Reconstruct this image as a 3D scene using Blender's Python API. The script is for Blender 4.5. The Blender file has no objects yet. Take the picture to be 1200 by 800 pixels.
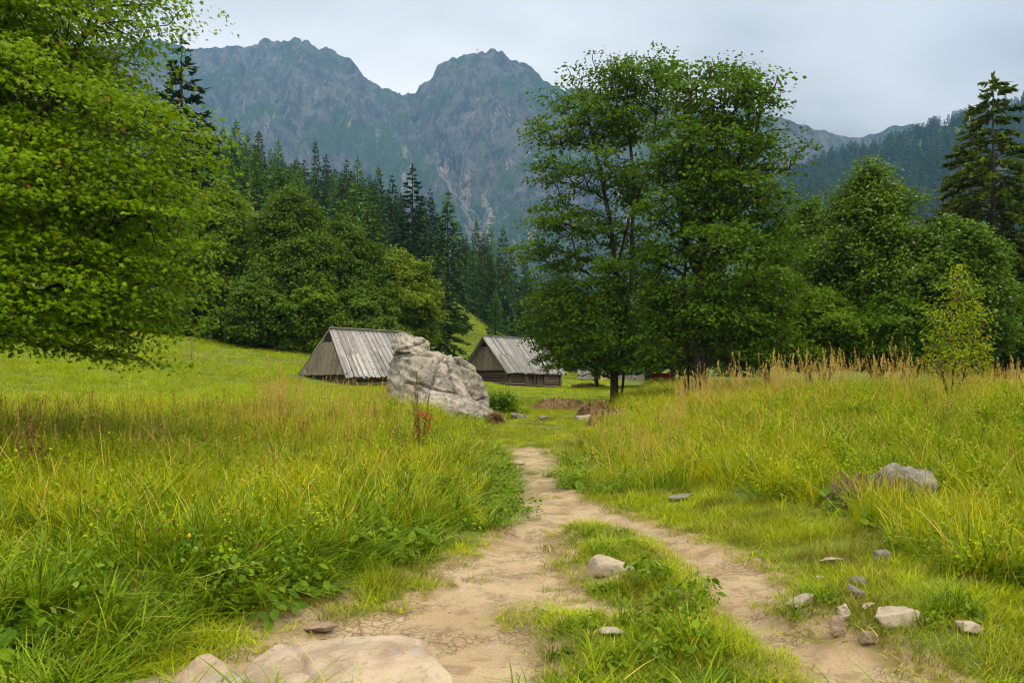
import bpy, bmesh, math, random
import numpy as np
from mathutils import Vector, Matrix

SC = bpy.context.scene
COL = SC.collection
PI = math.pi
R = math.radians
ZC = 1.7            # eye height above the trodden path
FOC = 1000.0        # focal length in photo pixels (photo is 1200 wide)
HOR = 450.0         # row of the horizon in the photo

# ------------------------------------------------------------------ numpy noise
_rp = np.random.default_rng(7)
_P = _rp.permutation(256).astype(np.int64)
_P = np.concatenate([_P, _P, _P])
_G = _rp.normal(size=(256, 3)); _G /= np.linalg.norm(_G, axis=1)[:, None]

def pn(x, y, z=0.0):
    x, y, z = np.broadcast_arrays(np.asarray(x, float), np.asarray(y, float), np.asarray(z, float))
    xi, yi, zi = np.floor(x).astype(np.int64), np.floor(y).astype(np.int64), np.floor(z).astype(np.int64)
    xf, yf, zf = x - xi, y - yi, z - zi
    xi &= 255; yi &= 255; zi &= 255
    fd = lambda t: t*t*t*(t*(t*6-15)+10)
    u, v, w = fd(xf), fd(yf), fd(zf)
    def g(a, b, c):
        h = _P[_P[_P[xi+a] + yi+b] + zi+c]
        q = _G[h]
        return q[..., 0]*(xf-a) + q[..., 1]*(yf-b) + q[..., 2]*(zf-c)
    L = lambda a, b, t: a + t*(b-a)
    return 1.5*L(L(L(g(0,0,0), g(1,0,0), u), L(g(0,1,0), g(1,1,0), u), v),
                 L(L(g(0,0,1), g(1,0,1), u), L(g(0,1,1), g(1,1,1), u), v), w)

def fbm(x, y, z=0.0, o=4, gain=.5, lac=2.03):
    s, a = 0.0, 1.0
    x, y, z = np.asarray(x, float), np.asarray(y, float), np.asarray(z, float)
    for i in range(o):
        s = s + a*pn(x + 17.3*i, y - 9.1*i, z + 4.7*i); a *= gain
        x, y, z = x*lac, y*lac, z*lac
    return s

def ridged(x, y, o=5, gain=.5):
    s, a = 0.0, 1.0
    x, y = np.asarray(x, float), np.asarray(y, float)
    for i in range(o):
        s = s + a*(1 - np.abs(pn(x + 31.7*i, y + 11.3*i, 3.1*i))*1.8); a *= gain
        x, y = x*2.07, y*2.07
    return s

def sstep(a, b, x):
    t = np.clip((np.asarray(x, float) - a)/(b - a), 0, 1)
    return t*t*(3 - 2*t)

def softplus(p, k):
    p = np.asarray(p, float)/k
    return k*np.where(p > 20, p, np.log1p(np.exp(np.minimum(p, 20))))

# ------------------------------------------------------------------ mesh helpers
def mesh_np(name, V, faces, mats=(), attrs=None, smooth=False, face_mat=None):
    """faces: list of (n,k) int arrays; attrs: {name: (domain, values)} float attributes."""
    me = bpy.data.meshes.new(name)
    V = np.asarray(V, np.float32)
    me.vertices.add(len(V)); me.vertices.foreach_set('co', V.ravel())
    faces = [np.asarray(f, np.int32) for f in faces if len(f)]
    nl = sum(f.size for f in faces); nf = sum(len(f) for f in faces)
    me.loops.add(nl); me.polygons.add(nf)
    me.loops.foreach_set('vertex_index', np.concatenate([f.ravel() for f in faces]))
    tot = np.concatenate([np.full(len(f), f.shape[1], np.int32) for f in faces])
    st = np.concatenate([[0], np.cumsum(tot)[:-1]]).astype(np.int32)
    me.polygons.foreach_set('loop_start', st)
    try: me.polygons.foreach_set('loop_total', tot)
    except Exception: pass
    me.polygons.foreach_set('use_smooth', np.full(nf, smooth, bool))
    for m in mats: me.materials.append(m)
    if face_mat is not None: me.polygons.foreach_set('material_index', np.asarray(face_mat, np.int32))
    for k, (dom, vals) in (attrs or {}).items():
        a = me.attributes.new(k, 'FLOAT', dom)
        a.data.foreach_set('value', np.asarray(vals, np.float32))
    me.update(calc_edges=True); me.validate()
    return me

def link(name, data, parent=None, loc=None, rotz=None, kind=None):
    o = bpy.data.objects.new(name, data); COL.objects.link(o)
    if parent is not None: o.parent = parent
    if loc is not None: o.location = loc
    if rotz is not None: o.rotation_euler = (0, 0, rotz)
    if kind: o['kind'] = kind
    return o

def tag(o, label, cat, group=None):
    o['label'] = label; o['category'] = cat
    if group: o['group'] = group
    return o

def thing(name, label, cat, loc=(0, 0, 0), rotz=0.0, group=None):
    return tag(link(name, None, loc=loc, rotz=rotz), label, cat, group)

class MB:
    """collects boxes, tubes and boards for one mesh; every piece gets its own random tint."""
    def __init__(s, seed=1): s.v, s.f4, s.f3, s.r4, s.r3, s.n, s.rg = [], [], [], [], [], 0, random.Random(seed)
    def hexa(s, p8, tint=None):
        t = s.rg.random() if tint is None else tint
        s.v += [tuple(p) for p in p8]; n = s.n
        for q in ((0,3,2,1),(4,5,6,7),(0,1,5,4),(1,2,6,5),(2,3,7,6),(3,0,4,7)):
            s.f4.append([n+i for i in q]); s.r4.append(t)
        s.n += 8
    def box(s, c, d, rot=None, tint=None):
        m = rot or Matrix.Identity(3)
        c = Vector(c); h = Vector(d)/2
        s.hexa([c + m @ Vector((sx*h.x, sy*h.y, sz*h.z)) for sz in (-1,1) for sx,sy in ((-1,-1),(1,-1),(1,1),(-1,1))], tint)
    def board(s, a, b, width_dir, w, nrm, t, tint=None):
        a, b, u, n = Vector(a), Vector(b), Vector(width_dir).normalized()*w/2, Vector(nrm).normalized()*t/2
        s.hexa([a-u-n, a+u-n, b+u-n, b-u-n, a-u+n, a+u+n, b+u+n, b-u+n], tint)
    def tube(s, pts, rads, k=8, tint=None, cap=True, wob=0.0):
        t = s.rg.random() if tint is None else tint
        base = s.n
        pts = [Vector(p) for p in pts]
        for i, p in enumerate(pts):
            d = (pts[min(i+1, len(pts)-1)] - pts[max(i-1, 0)]).normalized()
            a = Vector((0,0,1)) if abs(d.z) < .9 else Vector((1,0,0))
            u = d.cross(a).normalized(); w = u.cross(d)
            for j in range(k):
                an = 2*PI*j/k
                rr = rads[i]*(1 + wob*(s.rg.random()-.5))
                s.v.append(tuple(p + (u*math.cos(an) + w*math.sin(an))*rr))
        for i in range(len(pts)-1):
            for j in range(k):
                a, b = base+i*k+j, base+i*k+(j+1)%k
                s.f4.append([a, b, b+k, a+k]); s.r4.append(t)
        s.n += k*len(pts)
        if cap:
            for i, fl in ((0, True), (len(pts)-1, False)):
                s.v.append(tuple(pts[i])); c = s.n; s.n += 1
                for j in range(k):
                    a, b = base+i*k+j, base+i*k+(j+1)%k
                    s.f3.append([c, a, b] if not fl else [c, b, a]); s.r3.append(t)
    def build(s, name, mat, parent=None, smooth=False):
        fs = [np.array(f, np.int32).reshape(-1, k) for f, k in ((s.f4, 4), (s.f3, 3))]
        me = mesh_np(name, np.array(s.v), fs, [mat], {'rnd': ('FACE', s.r4 + s.r3)}, smooth)
        return link(name, me, parent)

# ------------------------------------------------------------------ material helpers
class NT:
    def __init__(s, name):
        s.m = bpy.data.materials.new(name); s.m.use_nodes = True
        s.t = s.m.node_tree; s.t.nodes.clear()
        s.out = s.t.nodes.new('ShaderNodeOutputMaterial')
    def n(s, typ, ins=None, **kw):
        nd = s.t.nodes.new(typ if typ.startswith(('Shader', 'Geo', 'Func')) else 'ShaderNode' + typ)
        for k, v in kw.items(): setattr(nd, k, v)
        for k, v in (ins or {}).items():
            sk = nd.inputs[k]
            if isinstance(v, bpy.types.NodeSocket): s.t.links.new(v, sk)
            elif isinstance(v, bpy.types.Node): s.t.links.new(v.outputs[0], sk)
            else: sk.default_value = v
        return nd
    def rgb(s, c): return (c[0], c[1], c[2], 1.0)
    def mix(s, f, a, b, blend='MIX'):
        nd = s.t.nodes.new('ShaderNodeMix'); nd.data_type = 'RGBA'; nd.blend_type = blend
        for sk, v in ((nd.inputs[0], f), (nd.inputs[6], a), (nd.inputs[7], b)):
            if isinstance(v, bpy.types.NodeSocket): s.t.links.new(v, sk)
            elif isinstance(v, (tuple, list)): sk.default_value = s.rgb(v)
            else: sk.default_value = v
        return nd.outputs[2]
    def math(s, op, a, b=0.0, c=0.0, clamp=False):
        nd = s.t.nodes.new('ShaderNodeMath'); nd.operation = op; nd.use_clamp = clamp
        for i, v in enumerate((a, b, c)):
            if isinstance(v, bpy.types.NodeSocket): s.t.links.new(v, nd.inputs[i])
            else: nd.inputs[i].default_value = v
        return nd.outputs[0]
    def ramp(s, v, a, b, lo=0.0, hi=1.0):
        nd = s.t.nodes.new('ShaderNodeMapRange'); nd.interpolation_type = 'SMOOTHSTEP'
        s.t.links.new(v, nd.inputs[0])
        for i, q in ((1, a), (2, b), (3, lo), (4, hi)): nd.inputs[i].default_value = q
        return nd.outputs[0]
    def noise(s, vec, scale, detail=4.0, rough=.55, dist=0.0):
        nd = s.n('TexNoise', {'Scale': scale, 'Detail': detail, 'Roughness': rough, 'Distortion': dist})
        if vec is not None: s.t.links.new(vec, nd.inputs['Vector'])
        return nd.outputs['Fac']
    def pos(s): return s.n('NewGeometry').outputs['Position']
    def obj(s): return s.n('TexCoord').outputs['Object']
    def attr(s, name): return s.n('Attribute', attribute_name=name).outputs['Fac']
    def scalev(s, v, sc):
        nd = s.n('Mapping', {'Scale': sc}); s.t.links.new(v, nd.inputs['Vector']); return nd.outputs[0]
    def bump(s, h, strength=.5, dist=.05, nrm=None):
        nd = s.n('Bump', {'Strength': strength, 'Distance': dist, 'Height': h})
        if nrm is not None: s.t.links.new(nrm, nd.inputs['Normal'])
        return nd.outputs[0]
    def bsdf(s, col, rough=.8, spec=.3, nrm=None):
        nd = s.n('BsdfPrincipled', {'Roughness': rough, 'Specular IOR Level': spec})
        if isinstance(col, bpy.types.NodeSocket): s.t.links.new(col, nd.inputs['Base Color'])
        else: nd.inputs['Base Color'].default_value = s.rgb(col)
        if nrm is not None: s.t.links.new(nrm, nd.inputs['Normal'])
        return nd.outputs[0]
    def done(s, sh): s.t.links.new(sh, s.out.inputs['Surface']); return s.m

def foliage(name, c1, c2, alt=None, altf=.03, transl=.35, rough=.5, spec=.06, big=None, bigscale=.35, trans_tint=(1.25, 1.2, .6)):
    """leaf material: per-leaf and per-plant colour variation, light passing through the blade."""
    k = NT(name)
    rnd = k.attr('rnd'); oi = k.n('ObjectInfo').outputs['Random']
    f = k.math('ADD', k.math('MULTIPLY', rnd, .65), k.math('MULTIPLY', oi, .35))
    c = k.mix(f, c1, c2)
    if big is not None:
        c = k.mix(k.ramp(k.noise(k.pos(), bigscale, 3.0, .6), .42, .66), c, big)
    if alt is not None:
        c = k.mix(k.ramp(k.math('FRACT', k.math('MULTIPLY', rnd, 7.31)), 1-altf-.002, 1-altf+.002), c, alt)
    tc = k.mix(1.0, c, trans_tint, 'MULTIPLY')
    tr = k.n('BsdfTranslucent', {'Color': tc}).outputs[0]
    ms = k.n('MixShader', {0: transl}); k.t.links.new(k.bsdf(c, rough, spec), ms.inputs[1]); k.t.links.new(tr, ms.inputs[2])
    return k.done(ms.outputs[0])

def wood_mat(name, ca, cb, cc, axis_scale=(3, 30, 30), spec=.2):
    k = NT(name)
    o = k.obj(); rnd = k.attr('rnd')
    ad = k.n('VectorMath', {0: k.scalev(o, axis_scale)}, operation='ADD')
    cmb = k.n('CombineXYZ'); k.t.links.new(k.math('MULTIPLY', rnd, 37.0), cmb.inputs[0]); k.t.links.new(cmb.outputs[0], ad.inputs[1])
    g = k.noise(ad.outputs[0], 1.0, 5.0, .65)
    c = k.mix(rnd, ca, cb)
    c = k.mix(k.ramp(g, .46, .72), c, cc)
    c = k.mix(k.ramp(k.noise(o, 2.2, 4.0), .52, .75, 0, .55), c, cc)
    return k.done(k.bsdf(c, .85, spec, k.bump(g, .6, .02)))

def bark_mat(name, ca, cb, sc=7.0):
    k = NT(name)
    v = k.scalev(k.pos(), (1, 1, .25))
    g = k.noise(v, sc, 5.0, .65)
    c = k.mix(k.ramp(g, .35, .68), ca, cb)
    return k.done(k.bsdf(c, .9, .2, k.bump(g, .8, .05)))

def rock_mat(name, ca, cb, cdark, moss=None, scale=1.0, lichen=None, crackamt=.6):
    k = NT(name)
    o = k.obj()
    g1 = k.noise(o, 1.6*scale, 6.0, .62, .4); g2 = k.noise(o, 9*scale, 5.0, .65); g3 = k.noise(o, 45*scale, 3.0, .6)
    c = k.mix(k.ramp(g1, .36, .66), ca, cb)
    c = k.mix(k.ramp(g2, .56, .74, 0, .75), c, cdark)
    c = k.mix(k.ramp(g3, .58, .75, 0, .4), c, cdark)
    if lichen is not None:
        c = k.mix(k.ramp(k.noise(k.scalev(o, (1.3, 1, 1)), 4.2*scale, 4.0, .7), .58, .66, 0, .7), c, lichen)
    vo = k.n('TexVoronoi', {'Scale': 1.7*scale}, feature='DISTANCE_TO_EDGE')
    dv = k.n('VectorMath', {0: o}, operation='ADD')
    nz = k.n('TexNoise', {'Scale': 3*scale, 'Detail': 3.0}); k.t.links.new(o, nz.inputs['Vector'])
    sc = k.n('VectorMath', {0: nz.outputs['Color']}, operation='SCALE'); sc.inputs['Scale'].default_value = .35/scale
    k.t.links.new(sc.outputs[0], dv.inputs[1]); k.t.links.new(dv.outputs[0], vo.inputs['Vector'])
    crack = k.ramp(vo.outputs['Distance'], 0.0, .022, 1, 0)
    c = k.mix(k.math('MULTIPLY', crack, crackamt*.7), c, cdark)
    if moss is not None:
        nz_ = k.n('SeparateXYZ'); k.t.links.new(k.n('NewGeometry').outputs['Normal'], nz_.inputs[0])
        mf = k.math('MULTIPLY', k.ramp(k.noise(o, 2.3*scale, 5.0, .7), .6, .68), k.ramp(nz_.outputs[2], .25, .7))
        c = k.mix(mf, c, moss)
    h = k.math('SUBTRACT', k.math('ADD', g2, k.math('MULTIPLY', g3, .35)), k.math('MULTIPLY', crack, .9*crackamt))
    return k.done(k.bsdf(c, .85, .25, k.bump(h, .7, .045/scale)))

def plain(name, c, rough=.7, var=.25):
    k = NT(name)
    g = k.noise(k.obj(), 6.0, 4.0)
    return k.done(k.bsdf(k.mix(k.ramp(g, .3, .7), tuple(q*(1-var) for q in c), tuple(q*(1+var) for q in c)), rough, .3))

# ------------------------------------------------------------------ where things stand
def H0(y): return np.interp(y, [-40, 0, 10, 20, 30, 45, 70, 90, 140], [0, 0, 0, .2, .5, .85, 1.15, 1.75, 3.0])

def flat(px, py):
    """photo pixel on the valley floor -> (x, y) in metres"""
    d = 10.0
    for _ in range(60): d = .5*d + .5*(ZC - float(H0(d)))*1000.0/max(py - HOR, 4.0)
    return ((px - 600)/1000.0*d, d)

PATH = [flat(*p) for p in [(585,523),(598,534),(606,552),(601,580),(606,603),(588,624),(560,646),(524,668),(505,684),(520,692),(498,704),
        (440,722),(372,736),(300,760),(200,800),(180,815),(640,815),(628,780),(604,744),(588,716),(608,706),(690,724),(765,729),(728,706),(700,700),(648,668),(640,640),(640,626),
        (690,614),(742,628),(792,650),(822,684),(838,712),(880,748),(946,790),(990,815),(1120,815),(1082,790),(1032,774),(972,762),(930,742),(896,716),(902,702),(930,692),
        (884,664),(832,642),(776,618),(704,592),(654,572),(646,556),(664,544),(640,536),(634,526)]]
SIDE = [flat(*p) for p in [(300,738),(330,718),(392,702),(402,708),(372,724),(336,738)]]
ISL_A = [flat(*p) for p in [(640,626),(690,614),(742,628),(792,650),(822,684),(838,712),(822,730),(790,724),(765,714),(725,700),(648,668),(636,640)]]
ISL_B = [flat(*p) for p in [(588,716),(608,706),(690,726),(770,738),(822,732),(846,728),(880,748),(946,790),(990,815),(640,815),(628,780),(604,744)]]
ROCKY = [flat(*p) for p in [(896,716),(930,742),(972,762),(1032,774),(1082,790),(1200,790),(1200,700),(1080,690),(960,690)]]

def sdist(poly, x, y):
    """signed distance in metres, negative inside"""
    P = np.array(poly); Q = np.roll(P, -1, axis=0)
    x, y = np.asarray(x, float), np.asarray(y, float)
    best = np.full(x.shape, 1e9); inside = np.zeros(x.shape, bool)
    for (ax, ay), (bx, by) in zip(P, Q):
        dx, dy = bx-ax, by-ay; L = dx*dx + dy*dy + 1e-12
        t = np.clip(((x-ax)*dx + (y-ay)*dy)/L, 0, 1)
        best = np.minimum(best, (x-ax-t*dx)**2 + (y-ay-t*dy)**2)
        c = ((ay > y) != (by > y))
        with np.errstate(divide='ignore', invalid='ignore'):
            inside ^= c & (x < (bx-ax)*(y-ay)/(by-ay + (by == ay)*1e-12) + ax)
    d = np.sqrt(best)
    return np.where(inside, -d, d)

def path_sd(x, y):
    x, y = np.asarray(x, float), np.asarray(y, float)
    out = np.full(x.shape, 9.0)
    near = (y > 3.0) & (y < 24) & (np.abs(x) < 7)
    xs, ys = x[near], y[near]
    wx = xs + .10*pn(xs*2.1, ys*2.1, 5.0) + .05*pn(xs*7, ys*7, 8.0)
    wy = ys + .16*pn(xs*1.7, ys*1.7, 15.0) + .06*pn(xs*6, ys*6, 18.0)
    d = np.minimum(sdist(PATH, wx, wy), sdist(SIDE, wx, wy))
    out[near] = d + .03*pn(xs*14, ys*14, 2.0)
    return out

_yr = [3, 5, 5.5, 7, 8.3, 10, 13, 20, 30]; _xr = [2.6, 2.4, 2.1, 2.3, 2.2, 1.9, 1.2, 1.0, 1.5]
_yl = [3, 5, 6, 7, 8, 9.4, 11, 13, 20, 30]; _xl = [-2.6, -2.3, -1.7, -.7, -.5, -.24, .05, .1, -.24, -.6]

def GH(x, y):
    """height of the ground"""
    x, y = np.broadcast_arrays(np.asarray(x, float), np.asarray(y, float))
    z = H0(y)
    rx = x - np.interp(y, _yr, _xr); lx = np.interp(y, _yl, _xl) - x
    z = z + (.28*sstep(.3, 3.2, rx) + .78*sstep(2.2, 9, rx)*sstep(3, 16, y))*(1 - .62*sstep(21, 42, y))*(1-sstep(60, 90, y))
    z = z + (.25*sstep(.15, 2., lx) + .28*sstep(1.5, 8, lx))*(1-sstep(60, 90, y))
    z = z + .24*softplus(-x*.55 + (y-30)*.45 - 9.3, 2.0)*(1-sstep(48, 70, y)) + 2.4*sstep(48, 70, y)*sstep(-6, -20, x)
    u = x/np.maximum(y, 5)
    K = np.interp(u, [-1.2, -.6, -.325, -.22, -.12, -.06, 0, .08, .3, .7], [.38, .34, .275, .235, .185, .14, .075, .035, .03, .05])
    ye = np.minimum(y, 245.)
    z = z + K*softplus(ye-71, 4.0)*1.05*(1-.9*sstep(300, 520, y))
    nr = 1 - sstep(60, 200, y)
    z = z + nr*(.05*pn(x*.5, y*.5, 1.) + .12*pn(x*.16, y*.16, 4.)*sstep(1., 5., np.minimum(np.abs(rx), np.abs(lx))))
    return z

def GHP(x, y, sd=None):
    """ground with the trodden path worn in and the two grassy islands standing proud"""
    x, y = np.broadcast_arrays(np.asarray(x, float), np.asarray(y, float))
    z = GH(x, y)
    sd = path_sd(x, y) if sd is None else sd
    near = (y > 3) & (y < 24) & (np.abs(x) < 7)
    e = np.zeros(x.shape)
    ia, ib, rk = (sdist(p, x[near], y[near]) for p in (ISL_A, ISL_B, ROCKY))
    e[near] = (.14*sstep(.05, -.4, ia) + .13*sstep(.05, -.45, ib)*sstep(4.4, 5.4, y[near]) + .13*sstep(.1, -.35, rk))
    e = e + np.where(near, .045*sstep(-.18, .12, sd) - .045, 0)
    f = (y < 26) & (np.abs(x) < 12)
    e = e + np.where(f, .018*pn(x*3.1, y*3.1, 7.) + .008*pn(x*9, y*9, 3.), 0)
    return z + e

def gz(x, y): return float(GHP(np.array([x]), np.array([y]))[0])

def on_ground(px, py, lo=3.0, hi=70.0):
    """photo pixel -> the point where its sight line first meets the ground"""
    ds = np.geomspace(lo, hi, 1400)
    xs = (px-600)/1000*ds; zs = ZC + ds*(HOR-py)/1000
    g = GHP(xs, ds); k = np.argmax(zs <= g)
    return (float(xs[k]), float(ds[k]), float(g[k]))

def proj(x, y, z): return 600 + 1000*x/y, HOR - 1000*(z-ZC)/y

# ------------------------------------------------------------------ camera, sky, sun, air
cam = bpy.data.cameras.new('camera'); cam.sensor_width = 36; cam.lens = 36*FOC/1200; cam.shift_y = (HOR-400)/1200
cam.clip_start = .1; cam.clip_end = 20000
co = link('camera', cam, loc=(0, 0, ZC)); co.rotation_euler = (R(90), 0, 0)
SC.camera = co

SUN_DIR = Vector((.62, -.48, .80)).normalized()
sl = bpy.data.lights.new('sun', 'SUN'); sl.energy = 1.5; sl.angle = R(14); sl.color = (1.0, .88, .66)
so = link('sun', sl, loc=(0, 0, 60)); so.rotation_euler = (-SUN_DIR).to_track_quat('-Z', 'Y').to_euler()

W = bpy.data.worlds.new('World'); SC.world = W; W.use_nodes = True
def build_world():
    t = W.node_tree; t.nodes.clear()
    N = lambda ty, **kw: [n for n in [t.nodes.new('ShaderNode' + ty)] if [setattr(n, a, b) for a, b in kw.items()] or True][0]
    L = t.links.new
    def M(op, a, b=0.0, clamp=False):
        n = N('Math', operation=op, use_clamp=clamp)
        for i, v in enumerate((a, b)):
            if isinstance(v, bpy.types.NodeSocket): L(v, n.inputs[i])
            else: n.inputs[i].default_value = v
        return n.outputs[0]
    def ramp(v, a, b, lo, hi):
        n = N('MapRange', interpolation_type='SMOOTHSTEP'); L(v, n.inputs[0])
        for i, q in ((1, a), (2, b), (3, lo), (4, hi)): n.inputs[i].default_value = q
        return n.outputs[0]
    sky = N('TexSky', sky_type='NISHITA', sun_disc=False)
    sky.sun_elevation = math.asin(SUN_DIR.z); sky.sun_rotation = math.atan2(SUN_DIR.x, SUN_DIR.y); sky.air_density = 1.0; sky.dust_density = 2.0
    tc = N('TexCoord'); sp = N('SeparateXYZ'); L(tc.outputs['Generated'], sp.inputs[0])
    x, y, z = sp.outputs
    den = M('ADD', M('MAXIMUM', z, 0.0), .16)
    cv = N('CombineXYZ'); L(M('DIVIDE', x, den), cv.inputs[0]); L(M('DIVIDE', y, den), cv.inputs[1])
    def noise(sc, det, off):
        mp = N('Mapping'); mp.inputs['Location'].default_value = off; L(cv.outputs[0], mp.inputs[0])
        n = N('TexNoise'); n.inputs['Scale'].default_value = sc; n.inputs['Detail'].default_value = det; n.inputs['Roughness'].default_value = .5
        n.inputs['Distortion'].default_value = .3
        L(mp.outputs[0], n.inputs['Vector']); return n.outputs['Fac']
    c1 = ramp(noise(.9, 4.0, (1.7, .4, 0)), .34, .66, 0, 1); c2 = noise(.32, 2.0, (5.2, 3.1, 0))
    # thin bright cloud to the left of the mountain, heavier grey to the right; an overcast dome is brightest overhead
    base = M('ADD', M('MULTIPLY', ramp(x, -.32, .42, 1.0, 0.0), 4.4), 3.7)
    cl = M('ADD', M('MULTIPLY', M('SUBTRACT', c1, .5), 3.6), M('MULTIPLY', M('SUBTRACT', c2, .5), 7.5))
    front = M('ADD', base, cl)
    up = M('MULTIPLY', ramp(z, .42, .95, 0, 1), 17.0)
    behind = M('MULTIPLY', ramp(y, .15, -.75, 0, 1), 4.5)
    lum = M('ADD', M('ADD', front, up), M('MULTIPLY', behind, ramp(z, -.05, .35, .3, 1)))
    mixc = N('Mix', data_type='RGBA'); mixc.inputs[6].default_value = (1.02, .99, .965, 1); mixc.inputs[7].default_value = (1.02, .995, .97, 1)
    L(ramp(x, .35, -.35, 0, 1), mixc.inputs[0])
    wm = N('Mix', data_type='RGBA'); wm.inputs[7].default_value = (1.05, .98, .84, 1); L(mixc.outputs[2], wm.inputs[6]); L(M('MAXIMUM', ramp(z, .42, .8, 0, 1), ramp(y, .1, -.4, 0, 1)), wm.inputs[0]); mixc = wm
    vm = N('VectorMath', operation='SCALE'); L(mixc.outputs[2], vm.inputs[0]); L(lum, vm.inputs['Scale'])
    mx = N('Mix', data_type='RGBA'); mx.inputs[0].default_value = .97; L(sky.outputs[0], mx.inputs[6]); L(vm.outputs[0], mx.inputs[7])
    bg = N('Background'); bg.inputs['Strength'].default_value = .1; L(mx.outputs[2], bg.inputs['Color'])
    o = N('OutputWorld'); L(bg.outputs[0], o.inputs['Surface'])
build_world()
vs = SC.view_settings
SC.display_settings.display_device = 'sRGB'
vs.view_transform = 'Standard'; vs.look = 'None'; vs.exposure = 0.55; vs.gamma = 1.0; vs.use_curve_mapping = False
SC.render.engine = 'CYCLES'
cy = SC.cycles
cy.use_denoising = True; cy.max_bounces = 6; cy.diffuse_bounces = 3; cy.transmission_bounces = 4; cy.volume_bounces = 0
cy.sample_clamp_indirect = 4.0; cy.filter_width = 1.1

def haze():
    mb = MB()
    mb.box((0, 1500, 700), (5200, 3400, 1420))
    k = bpy.data.materials.new('haze'); k.use_nodes = True; t = k.node_tree; t.nodes.clear()
    o = t.nodes.new('ShaderNodeOutputMaterial'); v = t.nodes.new('ShaderNodeVolumePrincipled')
    v.inputs['Color'].default_value = (.27, .57, 1.0, 1); v.inputs['Density'].default_value = .00014; v.inputs['Anisotropy'].default_value = .1
    t.links.new(v.outputs[0], o.inputs['Volume'])
    ob = mb.build('haze', k); ob['kind'] = 'stuff'
haze()

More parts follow.
